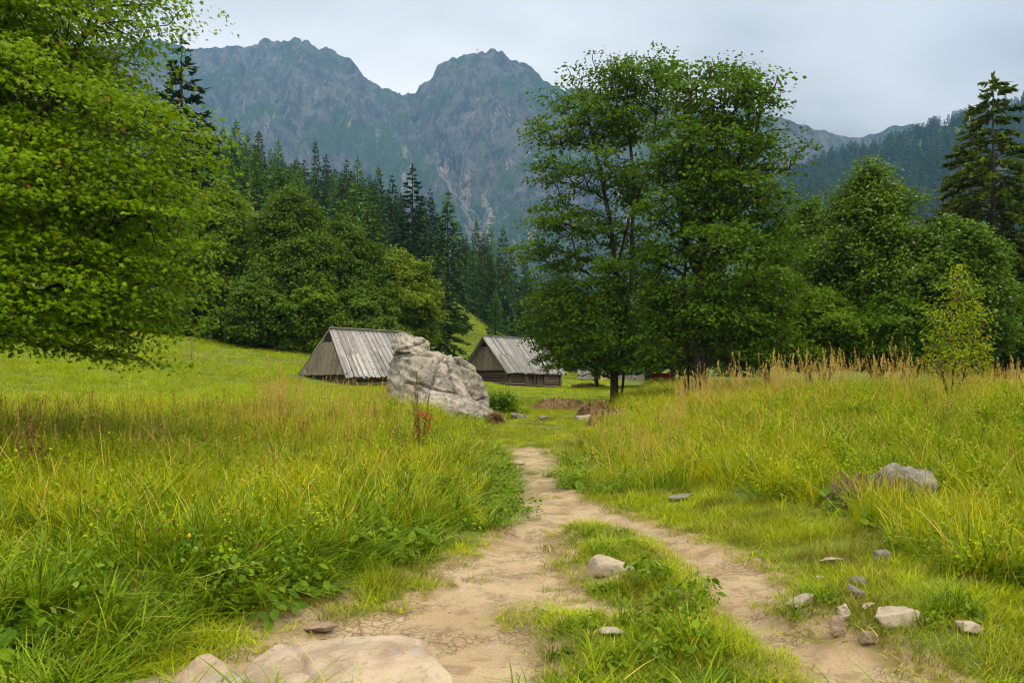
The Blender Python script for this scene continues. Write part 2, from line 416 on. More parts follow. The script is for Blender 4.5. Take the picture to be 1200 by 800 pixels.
# ------------------------------------------------------------------ ground sheet and trodden path
def grow(a, step, n, g):
    out = [a]
    for _ in range(n): out.append(out[-1] + step); step *= g
    return out[1:]
def build_ground():
    xs = np.concatenate([[-v for v in reversed(grow(3.2, .06, 62, 1.13))], np.arange(-3.2, 6.4, .045), grow(6.4, .06, 60, 1.13)])
    xs = xs[(xs > -1800) & (xs < 2100)]
    ys = np.concatenate([np.array([-60, -45, -30, -20, -14, -10, -7, -4.5, -2.5, -1, 0, 1., 2, 2.8, 3.4, 3.8]), np.arange(4.1, 21.5, .045), grow(21.5, .06, 75, 1.075)])
    ys = ys[ys < 1200]
    ys = np.append(ys, [1300, 1700, 2200, 2900])
    X, Y = np.meshgrid(xs, ys)
    sd = path_sd(X, Y)
    Z = GHP(X, Y, sd)
    nx, ny = len(xs), len(ys)
    V = np.stack([X, Y, Z], -1).reshape(-1, 3)
    i = np.arange(nx*ny).reshape(ny, nx)
    F = np.stack([i[:-1, :-1], i[:-1, 1:], i[1:, 1:], i[1:, :-1]], -1).reshape(-1, 4)
    sv = sd.ravel()
    fsd = sv[F].mean(1); isp = fsd < .10
    def sub(name, sel, mat):
        f = F[sel]; u, inv = np.unique(f, return_inverse=True)
        me = mesh_np(name, V[u], [inv.reshape(-1, 4)], [mat], {'sd': ('POINT', sv[u])}, True)
        return link(name, me, kind='structure')
    # ground
    k = NT('ground'); p = k.pos()
    n1 = k.noise(p, .35, 4.0, .6); n2 = k.noise(p, 3.0, 5.0, .6); n3 = k.noise(p, 26., 3.0, .6)
    c = k.mix(k.ramp(n1, .35, .65), (.075, .115, .012), (.125, .150, .020))
    c = k.mix(k.ramp(n2, .45, .7), c, (.05, .075, .012))
    c = k.mix(k.ramp(n3, .5, .75, 0, .5), c, (.16, .14, .05))
    sdn = k.math('ADD', k.attr('sd'), k.math('MULTIPLY', k.math('SUBTRACT', n2, .5), .7))
    c = k.mix(k.ramp(sdn, .12, .30, 1, 0), c, (.30, .215, .125))
    mg = k.done(k.bsdf(c, .9, .15, k.bump(k.math('ADD', n3, n2), .8, .05)))
    # path: trodden clay, cracked where it has dried
    k = NT('dirt_path'); p = k.pos()
    n1 = k.noise(p, .9, 4.0, .6); n2 = k.noise(p, 5.0, 5.0, .6); n3 = k.noise(p, 48., 4.0, .7); n4 = k.noise(k.scalev(p, (1.6, .5, 1)), 2.3, 4.0, .6)
    c = k.mix(k.ramp(n1, .35, .65), (.295, .218, .128), (.365, .285, .178))
    c = k.mix(k.ramp(n2, .48, .66, 0, .75), c, (.20, .135, .08))
    c = k.mix(k.ramp(n4, .56, .72, 0, .55), c, (.385, .305, .215))
    c = k.mix(k.ramp(n3, .54, .70, 0, .7), c, (.13, .088, .055))
    nz = k.n('TexNoise', {'Scale': 6.0, 'Detail': 3.0}); k.t.links.new(p, nz.inputs['Vector'])
    sc_ = k.n('VectorMath', {0: nz.outputs['Color']}, operation='SCALE'); sc_.inputs['Scale'].default_value = .16
    ad = k.n('VectorMath', {0: p, 1: sc_.outputs[0]}, operation='ADD')
    def vor(s):
        v = k.n('TexVoronoi', {'Scale': s}, feature='DISTANCE_TO_EDGE'); k.t.links.new(ad.outputs[0], v.inputs['Vector']); return v.outputs['Distance']
    cr = k.math('MULTIPLY', k.math('MAXIMUM', k.math('MULTIPLY', k.ramp(vor(6.5), 0, .03, 1, 0), .5), k.math('MULTIPLY', k.ramp(vor(15.), 0, .06, 1, 0), .7)), k.ramp(k.noise(p, 1.6, 4.0), .44, .60))
    c = k.mix(k.math('MULTIPLY', cr, .24), c, (.12, .08, .05))
    sdn = k.math('ADD', k.attr('sd'), k.math('MULTIPLY', k.math('SUBTRACT', n2, .5), .35))
    c = k.mix(k.ramp(sdn, -.10, .12, 0, .85), c, (.24, .17, .085))
    h = k.math('SUBTRACT', k.math('ADD', k.math('MULTIPLY', n2, .8), k.math('MULTIPLY', n3, .18)), k.math('MULTIPLY', cr, .3))
    mp = k.done(k.bsdf(c, .92, .15, k.bump(h, 1.0, .06)))
    sub('ground', ~isp, mg); sub('dirt_path', isp, mp)
build_ground()

# ------------------------------------------------------------------ the mountain, built as rock relief
SKYL = np.array([(-400,150),(-200,96),(-60,74),(60,58),(120,54),(170,51),(200,52),(225,55),(250,57),(270,54),(300,52),(325,53),(342,48),(352,50),(360,55),(385,62),(405,70),(412,71),
    (420,79),(432,93),(447,103),(458,104),(465,108),(475,110),(488,106),(496,96),(504,93),(512,80),(518,72),(528,70),(535,66),(548,63),(556,65),(562,64),(570,67),(582,60),(590,62),(597,67),(610,74),(625,77),(630,82),(645,92),(660,101),
    (700,112),(760,122),(820,128),(880,133),(925,142),(950,150),(975,157),(1010,163),(1040,152),(1060,149),(1075,148),(1120,160),(1200,180),(1500,220)], float)
def build_mountain():
    u = np.arange(-330, 1330, 2.6); nt = 330
    t = np.linspace(0, 1.12, nt)
    U, T = np.meshgrid(u, t)
    dr = 2550 + 120*np.sin(U/170.) - 400*sstep(640, 900, U)
    db = 1150 + 80*np.sin(U/120.)
    Tc = np.minimum(T, 1.0)
    D = db + (dr-db)*Tc + (T-Tc)*2600
    top = np.interp(U, SKYL[:, 0], SKYL[:, 1])
    zr = ZC + dr*(HOR-top)/1000
    zb = 0.0
    prof = .42*Tc + .58*Tc**2.1
    X = (U-600)/1000*(db*.0 + D)
    Z = zb + (zr-zb)*prof - np.maximum(T-1, 0)*2600*.9
    env = np.clip(4*Tc*(1.03-Tc), 0, 1)**.7*(1-.5*sstep(840, 930, U))
    wx = X + 60*pn(X/330., D/420., 2.)
    rd = ridged(wx/330., D/1100., 6, .55)
    Z = Z + env*(rd-1.05)*75 + 24*fbm(X/160., D/160., 1.0, 5, .55)*env
    # crags: terraces near the top
    cr = sstep(.45, .80, Tc)*(1-.6*sstep(.96, 1.0, Tc))*(1-.85*sstep(840, 930, U))
    Z = Z + cr*(24*ridged(wx/80., Z/90., 5, .65) - 30)
    Z = Z + env*22*(ridged(X/48., D/170., 4, .6)-1.1) + 6*fbm(X/26., D/30., 7., 3)*(1-sstep(.5, 1., Tc)*.4)
    # the wooded spur and the big gully that meet below the saddle
    px = U; py = HOR - 1000*(Z-ZC)/D
    g = np.abs((px - np.interp(py, [110, 160, 225, 290], [480, 505, 548, 566])))
    Z = Z - 42*np.exp(-(g/11.)**2)*sstep(100, 140, py)
    ny_, nx_ = U.shape
    gy, gx = np.gradient(Z); dx = np.gradient(X, axis=1); dy = np.gradient(D, axis=0)
    sl = np.hypot(gx/np.maximum(np.abs(dx), 1e-3), gy/np.maximum(np.abs(dy), 1e-3))
    lowf = fbm(X/210., Z/190., 3., 5, .6)
    grass = sstep(-.30, .20, lowf + .45*(.80-Tc) - .25*np.clip(sl-1.1, -1, 1.2))
    scree = .75*sstep(.26, .55, fbm(wx/42., Z/190., 9., 5, .62) + .75*np.exp(-(g/20.)**2)*sstep(170, 240, py) + .3*np.exp(-((px-515)/70.)**2-((py-190)/60.)**2) - .16) * (1-.4*sstep(.9, 1., Tc))
    pine = sstep(.10, .2, fbm(X/75., Z/60., 12., 4, .6) - .10 - .9*(Tc-.42)) * sstep(.75, .5, Tc)
    strip = np.exp(-((px - np.interp(py, [150, 200], [486, 528]))/5.)**2)*sstep(146, 156, py)*sstep(200, 190, py)
    pine = np.maximum(pine, strip)
    i = np.arange(nx_*ny_).reshape(ny_, nx_)
    F = np.stack([i[:-1, :-1], i[:-1, 1:], i[1:, 1:], i[1:, :-1]], -1).reshape(-1, 4)
    k = NT('mountain'); p = k.pos()
    n1 = k.noise(p, .03, 6.0, .75); n2 = k.noise(k.scalev(p, (1, 1, .3)), .03, 6.0, .75); n3 = k.noise(k.scalev(p, (1, 1, .55)), .12, 4.0, .7)
    rock = k.mix(k.ramp(n2, .38, .62), (.018, .023, .028), (.115, .112, .108))
    rock = k.mix(k.ramp(n3, .5, .64, 0, .8), rock, (.045, .05, .055))
    gr = k.mix(k.ramp(n1, .35, .65), (.018, .044, .020), (.036, .068, .028))
    nn = k.math('MULTIPLY', k.math('SUBTRACT', n1, .5), 1.6); nf = k.math('MULTIPLY', k.math('SUBTRACT', n3, .5), 2.6)
    c = k.mix(k.ramp(k.math('ADD', k.math('ADD', k.attr('grass'), nn), nf), .35, .65), rock, gr)
    c = k.mix(k.ramp(k.math('ADD', k.math('ADD', k.attr('scree'), nn), nf), .60, .95), c, (.23, .19, .165))
    c = k.mix(k.ramp(k.math('ADD', k.attr('pine'), nn), .5, .7), c, (.02, .042, .022))
    c = k.mix(k.math('MULTIPLY', k.ramp(n3, .60, .66), k.ramp(n1, .40, .60)), c, (.21, .185, .165))
    m = k.done(k.bsdf(c, .95, .1, k.bump(k.math('ADD', n1, k.math('MULTIPLY', n2, 1.4)), 1.0, 12.0)))
    me = mesh_np('mountain', np.stack([X, D, Z], -1).reshape(-1, 3), [F], [m],
                 {'grass': ('POINT', grass.ravel()), 'scree': ('POINT', scree.ravel()), 'pine': ('POINT', pine.ravel())}, True)
    link('mountain', me, kind='structure')
    j = np.argmin(np.abs(u-559)); r = np.argmax(Z[:, j])
    return float(X[r, j]), float(D[r, j]), float(Z[r, j])
CROSS_AT = build_mountain()

def build_hill():
    """wooded hill that closes the valley on the right"""
    top = np.array([(780,330),(840,262),(900,214),(940,190),(975,178),(1000,170),(1030,163),(1060,152),(1090,142),(1120,134),(1150,127),(1200,110),(1300,82),(1500,60)], float)
    u = np.arange(760, 1460, 7.); t = np.linspace(0, 1.15, 110)
    U, T = np.meshgrid(u, t); Tc = np.minimum(T, 1.)
    dr = 1250 - .25*(U-760); db = 330.0
    D = db + (dr-db)*Tc + (T-Tc)*1500
    X = (U-600)/1000*D
    zr = ZC + dr*(HOR-np.interp(U, top[:, 0], top[:, 1]) - 9)/1000
    Z = 2 + (zr-2)*(.55*Tc + .45*Tc**1.6) - np.maximum(T-1, 0)*700 + 26*fbm(X/170., D/170., 3., 4)*np.clip(4*Tc*(1-Tc), 0, 1) + 4*pn(X/25., D/25., 1.)
    n1, n2 = U.shape; i = np.arange(n1*n2).reshape(n1, n2)
    F = np.stack([i[:-1, :-1], i[:-1, 1:], i[1:, 1:], i[1:, :-1]], -1).reshape(-1, 4)
    k = NT('hill'); g = k.noise(k.pos(), .05, 5.0, .6)
    m = k.done(k.bsdf(k.mix(k.ramp(g, .4, .65), (.025, .045, .014), (.06, .10, .025)), .95, .1))
    V = np.stack([X, D, Z], -1).reshape(-1, 3)
    link('hill', mesh_np('hill', V, [F], [m], None, True), kind='structure')
    return X, D, Z
HILL = build_hill()

# ------------------------------------------------------------------ trees
M_BARK = bark_mat('grey brown bark', (.045, .036, .027), (.125, .11, .09))
M_BARKD = bark_mat('dark bark', (.022, .017, .012), (.06, .05, .038))
M_BARKL = bark_mat('pale bark', (.16, .15, .12), (.30, .28, .24))
M_LEAF_NEAR = foliage('sycamore leaf bright', (.046, .122, .002), (.20, .305, .003), alt=(.32, .13, .02), altf=.006, transl=.40, rough=.42, spec=.06)
M_LEAF_MID = foliage('sycamore leaf', (.042, .104, .003), (.142, .222, .006), transl=.38, rough=.45, spec=.06)
M_LEAF_MID2 = foliage('sycamore leaf dark', (.032, .088, .003), (.105, .182, .006), transl=.36, rough=.45, spec=.06)
M_LEAF_ALDER = foliage('alder leaf', (.036, .086, .005), (.105, .165, .010), transl=.30, rough=.55, spec=.06)
M_LEAF_BRIGHT = foliage('light green leaf', (.075, .140, .006), (.165, .230, .010), transl=.35, rough=.5)
M_LEAF_RIGHT = foliage('broad dull leaf', (.036, .092, .004), (.110, .185, .008), alt=(.20, .26, .15), altf=.05, transl=.3, rough=.45, spec=.06)
M_WILLOW = foliage('yellow green willow leaf', (.15, .235, .004), (.36, .40, .008), alt=(.45, .30, .02), altf=.05, transl=.45, rough=.5)
M_NEEDLE = foliage('spruce needles', (.020, .052, .007), (.058, .105, .012), transl=.12, rough=.6, spec=.06)
M_NEEDLE_L = foliage('larch needles', (.040, .105, .008), (.085, .17, .014), transl=.2, rough=.6, spec=.06)
M_NEEDLE_D = foliage('dark spruce needles', (.011, .030, .008), (.030, .060, .012), transl=.1, rough=.6, spec=.06)
M_NEEDLE_R = foliage('old spruce needles', (.035, .074, .006), (.13, .155, .012), transl=.15, rough=.6, spec=.06)

_lobes = [(-150,.34),(-112,.66),(-88,.36),(-50,.88),(-25,.44),(0,1.0),(25,.44),(50,.88),(88,.36),(112,.66),(150,.34)]
def _maple():
    v = [(0, 0, 0.0)]
    for a, r in _lobes:
        x, y = r*math.sin(R(a)), r*math.cos(R(a)); v.append((x, y, -.22*abs(x) - .16*max(y, 0)**2))
    n = len(_lobes)
    return np.array(v)*.62, np.array([(0, i, i % n + 1) for i in range(1, n+1)])[:, [0, 2, 1]]
T_MAPLE = _maple()
T_KITE = (np.array([(0,-.5,0),(.40,.02,-.10),(0,.56,-.12),(-.40,.02,-.10)]), np.array([(0,1,2),(0,2,3)]))
T_LONG = (np.array([(0,-.5,0),(.16,-.1,-.03),(.12,.25,-.08),(0,.55,-.18),(-.12,.25,-.08),(-.16,-.1,-.03)]), np.array([(0,1,5),(1,2,4),(1,4,5),(2,3,4)]))

def leaves_mesh(name, C, N, T, S, tpl, mat, rnd):
    tv, tf = tpl
    N = N/np.linalg.norm(N, axis=1)[:, None]
    T = T - N*(T*N).sum(1)[:, None]; T = T/(np.linalg.norm(T, axis=1)[:, None] + 1e-9)
    B = np.cross(T, N)
    V = C[:, None] + S[:, None, None]*(tv[None, :, 0:1]*B[:, None] + tv[None, :, 1:2]*T[:, None] + tv[None, :, 2:3]*N[:, None])
    F = tf[None] + (np.arange(len(C))*len(tv))[:, None, None]
    return mesh_np(name, V.reshape(-1, 3), [F.reshape(-1, 3)], [mat], {'rnd': ('FACE', np.repeat(rnd, len(tf)))})

def skeleton(rng, trunks, targets, step=.35, up=.25, pathw=.30):
    """limbs that reach every target by the cheapest way back to the trunk"""
    pos, par, plen = [], [], []
    for tr in trunks:
        pts = [Vector(p) for p in tr]; prev = -1
        # the first point may start on an existing node
        if pos:
            d = [(Vector(q)-pts[0]).length for q in pos]; k = int(np.argmin(d))
            if d[k] < .5: prev = k
        for a, b in zip(pts[:-1], pts[1:]):
            n = max(2, int((b-a).length/step))
            for i in range(n if prev == -1 else n):
                p = a.lerp(b, i/n)
                if prev >= 0 and i == 0 and (Vector(pos[prev])-p).length < .02: continue
                pos.append(tuple(p)); par.append(prev); plen.append(0 if prev < 0 else plen[prev]*1.0 + .0); prev = len(pos)-1
        pos.append(tuple(pts[-1])); par.append(prev); plen.append(0)
    ntr = len(pos)
    A = np.zeros((ntr + len(targets)*14, 3)); A[:ntr] = pos
    PL = np.zeros(len(A)); n = ntr; par = list(par)
    d0 = np.array([np.min(np.linalg.norm(A[:ntr]-t, axis=1)) for t in targets])
    ends = []
    for ti in np.argsort(d0):
        t = targets[ti]
        dv = t - A[:n]; dist = np.linalg.norm(dv, axis=1)
        hz = np.hypot(dv[:, 0], dv[:, 1])
        cost = dist + pathw*PL[:n] + 1.2*np.maximum(0, up*hz - dv[:, 2])
        k = int(np.argmin(cost)); a = A[k].copy(); L = dist[k]
        m = int(min(12, max(1, round(L/step)))); prev = k
        lift = min(.12*L, .5)
        for i in range(1, m+1):
            f = i/m
            p = a + (t-a)*f; p[2] += lift*math.sin(PI*f)*.8
            if i < m: p += rng.normal(size=3)*.05*min(L, 1.5)*math.sin(PI*f)
            A[n] = p; par.append(prev); PL[n] = PL[prev] + L/m; prev = n; n += 1
        ends.append(prev)
    return A[:n], np.array(par[:n]), np.array(ends), ntr

def limb_mesh(name, A, par, ends, r0, mat, tip=.006, power=.42, rmin=.0, flare=None):
    n = len(A); cnt = np.zeros(n)
    for e in ends: cnt[e] += 1
    order = np.arange(n)[::-1]
    for i in order:
        if par[i] >= 0: cnt[par[i]] += max(cnt[i], .0)
    cnt = np.maximum(cnt, .3)
    rad = tip + (r0-tip)*(cnt/cnt.max())**power
    if flare is not None:
        rad = rad*(1 + .55*np.exp(-np.maximum(A[:, 2]-flare, 0)/.28))
    V, F, off = [], [], 0
    kids = [[] for _ in range(n)]
    for i in range(n):
        if par[i] >= 0: kids[par[i]].append(i)
    for i in range(n):
        p = par[i]
        if p < 0 or rad[i] < rmin: continue
        k = 9 if rad[i] > .08 else (6 if rad[i] > .025 else 4)
        d = A[i]-A[p]; L = np.linalg.norm(d)
        if L < 1e-5: continue
        d = d/L; ref = np.array([1., 0, 0]) if abs(d[0]) < .8 else np.array([0, 1., 0])
        u = np.cross(d, ref); u /= np.linalg.norm(u); w = np.cross(d, u)
        an = np.arange(k)*2*PI/k; ring = np.cos(an)[:, None]*u + np.sin(an)[:, None]*w
        rp = min(rad[p], rad[i]*1.35)
        V.append(A[p] - d*rp*.25 + ring*rp); V.append(A[i] + ring*rad[i])
        j = np.arange(k)
        F.append(np.stack([off+j, off+(j+1) % k, off+k+(j+1) % k, off+k+j], -1)); off += 2*k
    return mesh_np(name, np.concatenate(V), [np.concatenate(F)], [mat], None, True)

def in_blobs(rng, blobs, n, shell=.42):
    """points spread through a union of ellipsoids (cx,cy,cz,rx,ry,rz), denser towards the outside"""
    vol = np.array([b[3]*b[4]*b[5] for b in blobs])**.8; out = []
    pick = rng.choice(len(blobs), n, p=vol/vol.sum())
    for i in pick:
        b = np.array(blobs[i]); d = rng.normal(size=3); d /= np.linalg.norm(d)
        r = rng.random()**(1/3.) if rng.random() > shell else rng.uniform(.72, 1.0)
        out.append(b[:3] + d*b[3:]*r*(1 + .16*rng.normal()))
    return np.array(out)

def thin(P, mind):
    keep = []
    for p in P:
        if not keep or np.min(np.linalg.norm(np.array(keep)-p, axis=1)) > mind: keep.append(p)
    return np.array(keep)

def broadleaf(name, label, loc, seed, trunks, blobs, ntar, mind, nleaf, lsize, spread, flat_, mat, bark=None, r0=.2, tpl=T_KITE, rmin=.006,
              group=None, cat='tree', parts=('trunk', 'crown'), up=.25, keep=None, outw=.5, droop=.35, tip=.006, power=.42, shoots=0.0, targets=None):
    rng = np.random.default_rng(seed)
    tg = thin(in_blobs(rng, blobs, ntar) if targets is None else targets, mind)
    if keep is not None: tg = tg[keep(tg)]
    if shoots > 0:                                               # young shoots that break the outline of the crown
        mid_z = np.median(tg[:, 2]); cen = tg.mean(0); ex = []
        sp = np.ptp(tg[:, 2])*.045
        for p in tg:
            f = (p - cen)/np.maximum(np.ptp(tg, axis=0)*.5, .1); f = np.linalg.norm(f)
            if f > .62 and rng.random() < shoots:
                d = (p - cen); d[2] = abs(d[2])*.4 + .35*np.linalg.norm(d); d /= np.linalg.norm(d)
                L = sp*rng.uniform(.6, 1.5)
                ex += [p + d*L*.5 + rng.normal(size=3)*.08, p + d*L + rng.normal(size=3)*.1]
        if ex: tg = np.concatenate([tg, np.array(ex)])
    A, par, ends, ntr = skeleton(rng, trunks, tg, up=up)
    root = thing(name, label, cat, loc, group=group)
    link(parts[0], limb_mesh(parts[0], A, par, ends, r0, bark or M_BARK, rmin=rmin, flare=min(t[0][2] for t in trunks), tip=tip, power=power), root)
    ax = np.array([np.mean([t[0][0] for t in trunks]), np.mean([t[0][1] for t in trunks])])
    # spray of leaves round each twig end, lying in a flattish layer that sags outwards
    nc = len(tg); per = rng.poisson(nleaf, nc).clip(3)
    idx = np.repeat(np.arange(nc), per); m = len(idx)
    out = tg[:, :2] - ax; ol = np.linalg.norm(out, axis=1)[:, None] + 1e-6; out = np.concatenate([out/ol, np.zeros((nc, 1))], 1)
    sz = spread*rng.uniform(.65, 1.3, nc)
    off = np.clip(rng.normal(size=(m, 3)), -1.7, 1.7)*np.array([.5, .5, .5*flat_])*sz[idx][:, None]
    rad = (off*out[idx]).sum(1)
    off[:, 2] -= droop*np.abs(rad)*np.sign(rad)*.6
    C = tg[idx] + off
    N = np.tile([0, 0, 1.], (m, 1)) + .55*outw*out[idx] + rng.normal(size=(m, 3))*.55
    T = out[idx]*.7 + off/(np.linalg.norm(off, axis=1)[:, None]+1e-6) + np.array([0, 0, -.45]) + rng.normal(size=(m, 3))*.3
    rnd = np.clip(.5 + .22*rng.normal(size=nc)[idx] + .22*rng.normal(size=m), 0, .999)
    S = lsize*rng.uniform(.65, 1.2, m)
    link(parts[1], leaves_mesh(parts[1], C, N, T, S, tpl, mat, rnd), root)
    return root

def px_blob(d, cx, cy, rx, ry, base, dy=0., rdepth=None):
    """crown lobe given by where it stands in the view; base = the tree's foot; local coordinates"""
    x, z = (cx-600)/1000*(d+dy), ZC + (d+dy)*(HOR-cy)/1000
    a, b = rx*d/1000, ry*d/1000
    return (x-base[0], dy, z-base[2], a, (rdepth or a), b)

def keep_left(p):
    u, v = proj(p[:, 0], p[:, 1], p[:, 2])
    return ~((u > 172) & (v > 34) & (v < 122)) & (pn(p[:, 0]*.75, p[:, 1]*.75, p[:, 2]*1.5) > -.36) & (u < 236)

def holes(f, lim, off=0.0, zf=1.4):
    return lambda t: pn(t[:, 0]*f + off, t[:, 1]*f, t[:, 2]*f*zf) > lim

def build_big_trees():
    # --- the sycamore in front, left
    d = 13.5; bx = -8.9; base = (bx, d, gz(bx, d))
    B = lambda cx, cy, rx, ry, dy=0., rd=None: px_blob(d, cx, cy, rx, ry, base, dy, rd)
    blobs = [B(-60,60,170,120), B(60,30,120,70,.4), B(150,-2,62,34,.3), B(30,150,150,70,-.6), B(112,152,84,48,-.3), B(195,165,52,34), B(150,215,82,42,-.5), B(60,235,120,60,-1.2),
             B(175,270,58,40,.3), B(110,300,90,48,-.9), B(30,330,95,48,-1.6), B(185,345,48,26,.1), B(140,372,66,26,-.4), B(60,385,90,24,-1.0), B(120,410,48,14,-.3), B(155,424,24,14,-.2), B(-120,200,150,150,.4,3), B(-60,330,110,70,.2),
             B(60,110,120,60,1.4), B(120,240,90,60,1.3)]
    z0 = -0.1
    trunks = [[(0,0,z0),(.05,0,1.3),(.2,-.1,2.6),(.45,0,4.4),(.7,.1,6.2),(1.0,.1,7.6)],
              [(.2,-.1,2.6),(.95,-.2,3.9),(1.6,-.2,5.2),(2.1,-.1,6.4)],
              [(.05,0,1.3),(.9,-.4,1.9),(1.7,-.6,2.35),(2.5,-.6,2.7)],
              [(.2,-.1,2.6),(-.8,.3,4.2),(-1.4,.3,6.0)]]
    broadleaf('maple_tree', 'big bright green broadleaf tree filling the upper left corner, branches hanging over the meadow', base, 11, trunks, blobs, 4600, .27, 85, .092, .72, .16, M_LEAF_NEAR, M_BARKD, r0=.26, tpl=T_MAPLE, outw=.75, tip=.003, up=.12, power=.56,
        keep=lambda t: keep_left(t + np.array(base)))
    # --- the pair in the middle
    d = 30.; bx, _, bz = on_ground(720, 472, 20, 40); d = _; base = (bx, d, bz)
    B = lambda cx, cy, rx, ry, dy=0., rd=None: px_blob(d, cx, cy, rx, ry, base, dy, rd)
    blobs = [B(735,94,38,28), B(700,110,34,26,.2), B(772,82,18,24,.3), B(775,110,30,34), B(668,118,18,26), B(690,150,48,24,-.3), B(655,165,32,14), B(735,150,50,30,.8), B(650,200,34,18), B(700,205,48,18,-.6),
             B(748,215,36,34,.6), B(648,240,32,18,.2), B(690,262,48,20,-.5), B(640,268,26,12), B(745,285,38,30,.6), B(660,305,44,18,.2), B(725,330,44,24,-.8), B(655,345,46,22), B(700,365,52,24,-.9), B(645,385,40,18),
             B(690,408,50,20,-.7), B(645,412,34,16,.2), B(740,400,36,24,.2), B(672,430,30,9,-.3), B(625,392,16,10), B(700,428,40,12,-.5), B(745,425,30,14,.3), B(655,425,26,9,-.3), B(770,418,24,16,.8), B(625,300,12,9), B(765,350,26,30,.7)]
    k = d/1000.
    S = lambda px, py, dy=0.: ((px-600)*k - bx, dy, (HOR-py)*k + ZC - bz)
    trunks = [[(0,0,-.15), S(720,440), S(727,410,.1), S(730,385,.1), S(722,320,.1), S(716,262,.05), S(706,215,0), S(692,150,0), S(680,105,0)],
              [S(730,385,.1), S(741,330,.3), S(742,270,.3), S(744,210,.3), S(738,150,.3), S(735,85,.2)],
              [S(722,320,.1), S(736,258,-.2), S(762,190,-.1), S(772,110,0)],
              [(.28,.2,-.15), S(731,448,.25), S(733,420,.2), S(730,395,.1)]]
    broadleaf('maple_tree', 'tall airy broadleaf tree in the middle with several slim stems rising from the mown clearing', base, 23, trunks, [b[:3] + tuple(q*.88 for q in b[3:]) for b in blobs], 1700, .41, 50, .16, .74, .30, M_LEAF_MID, M_BARKD, r0=.19, outw=.55, up=.2, keep=lambda t: holes(.55, -.37, 3.3)(t) & (proj(t[:, 0]+base[0], t[:, 1]+base[1], t[:, 2]+base[2])[0] > 622), shoots=.16)
    d = 35.; bx = (820-600)/1000*d; base = (bx, d, gz(bx, d))
    B = lambda cx, cy, rx, ry, dy=0., rd=None: px_blob(d, cx, cy, rx, ry, base, dy, rd)
    blobs = [B(855,92,26,24), B(815,106,38,26,.2), B(880,115,28,22), B(850,125,60,28,-.6), B(800,140,40,28), B(895,150,34,24), B(840,175,66,28,-.6), B(905,195,32,20), B(790,195,36,28,.2), B(860,215,72,28,-1.), B(915,232,24,14),
             B(810,245,50,26,-.6), B(890,262,48,24), B(840,290,72,26,-1.), B(790,300,40,24,.2), B(905,300,34,22,.2), B(850,335,72,26,-.8), B(785,350,36,22,.2), B(905,345,40,24), B(830,375,66,20,-1.2), B(900,385,44,20), B(780,395,34,22,.4), B(870,408,56,14,-.4), B(770,420,26,12,.3), B(845,210,50,60,1.2), B(905,410,44,14), B(790,425,30,10,.5)]
    k = d/1000.
    S = lambda px, py, dy=0.: ((px-600)*k - bx, dy, (HOR-py)*k + ZC - base[2])
    trunks = [[(0,0,-.15), S(821,380), S(821,330), S(824,270), S(834,200), S(846,140), S(853,85)],
              [S(821,330), S(806,290,.2), S(797,230,.2), S(803,160,.1), S(812,100,.1)],
              [S(824,270), S(848,235,-.2), S(872,170,-.1), S(880,110)],
              [(-.5,.3,-.15), S(806,380,.3), S(802,345,.3), S(806,290,.2)]]
    broadleaf('maple_tree', 'tall dense dark broadleaf tree in the middle, its trunk foot hidden by golden grass', base, 31, trunks, [b[:3] + tuple(q*.90 for q in b[3:]) for b in blobs], 2000, .43, 46, .17, .78, .32, M_LEAF_MID2, M_BARKD, r0=.30, outw=.55, up=.2, keep=holes(.5, -.36, 8.1), shoots=.16)
build_big_trees()

def simple_broadleaf(name, label, px, d, top, half, seed, mat, bark, py_low=420, n=700, leaf=.24, per=30, lobes=12, group=None, stems=2, r0=.13, airy=.55, tpl=T_KITE):
    """a tree or tall bush of the wood edge, its size given by where its top stands in the view"""
    rng = np.random.default_rng(seed)
    x = (px-600)/1000*d; b = (x, d, gz(x, d)); k = d/1000.
    zt = (HOR-top)*k + ZC - b[2]; zl = max(.3, (HOR-py_low)*k + ZC - b[2]); rw = half*k
    m = n*2; f = rng.random(m)**.85; a = rng.uniform(0, 2*PI, m)
    o = seed*1.7
    prof = np.interp(f, [0, .12, .35, .6, .82, 1.], [.55, .85, 1., .86, .55, .10])
    w = rw*prof*(1 + .55*pn(np.cos(a)*1.1 + o, np.sin(a)*1.1, f*3.2) + .35*pn(np.cos(a)*2.6 + o, np.sin(a)*2.6, f*7))
    r = w*np.where(rng.random(m) < .5, rng.uniform(.75, 1.08, m), np.sqrt(rng.random(m)))
    T = np.stack([r*np.cos(a), r*np.sin(a), zl + (zt-zl)*f*(.93 + .10*pn(np.cos(a)*1.4, np.sin(a)*1.4 + o, 2.))], -1)
    q = 2.6/rw
    T = T[pn(T[:, 0]*q + o, T[:, 1]*q, T[:, 2]*q*1.3) > -.20]
    blobs = None
    trunks = []
    for i in range(stems):
        a = rng.uniform(0, 6.28); q = .12*i
        trunks.append([(q*math.cos(a), q*math.sin(a), -.2), (q*2*math.cos(a), q*2*math.sin(a), zl*.6 + .3), (rw*.25*math.cos(a)*(i > 0), rw*.25*math.sin(a)*(i > 0), zl + (zt-zl)*.5), (rw*.3*math.cos(a)*(i > 0), rw*.3*math.sin(a)*(i > 0), zl + (zt-zl)*(.88 - .1*i))])
    return broadleaf(name, label, b, seed, trunks, blobs, n, rw*.088, per, leaf, rw*.20, airy, mat, bark, r0=r0, group=group, outw=.5, tpl=tpl, targets=T, shoots=.16)

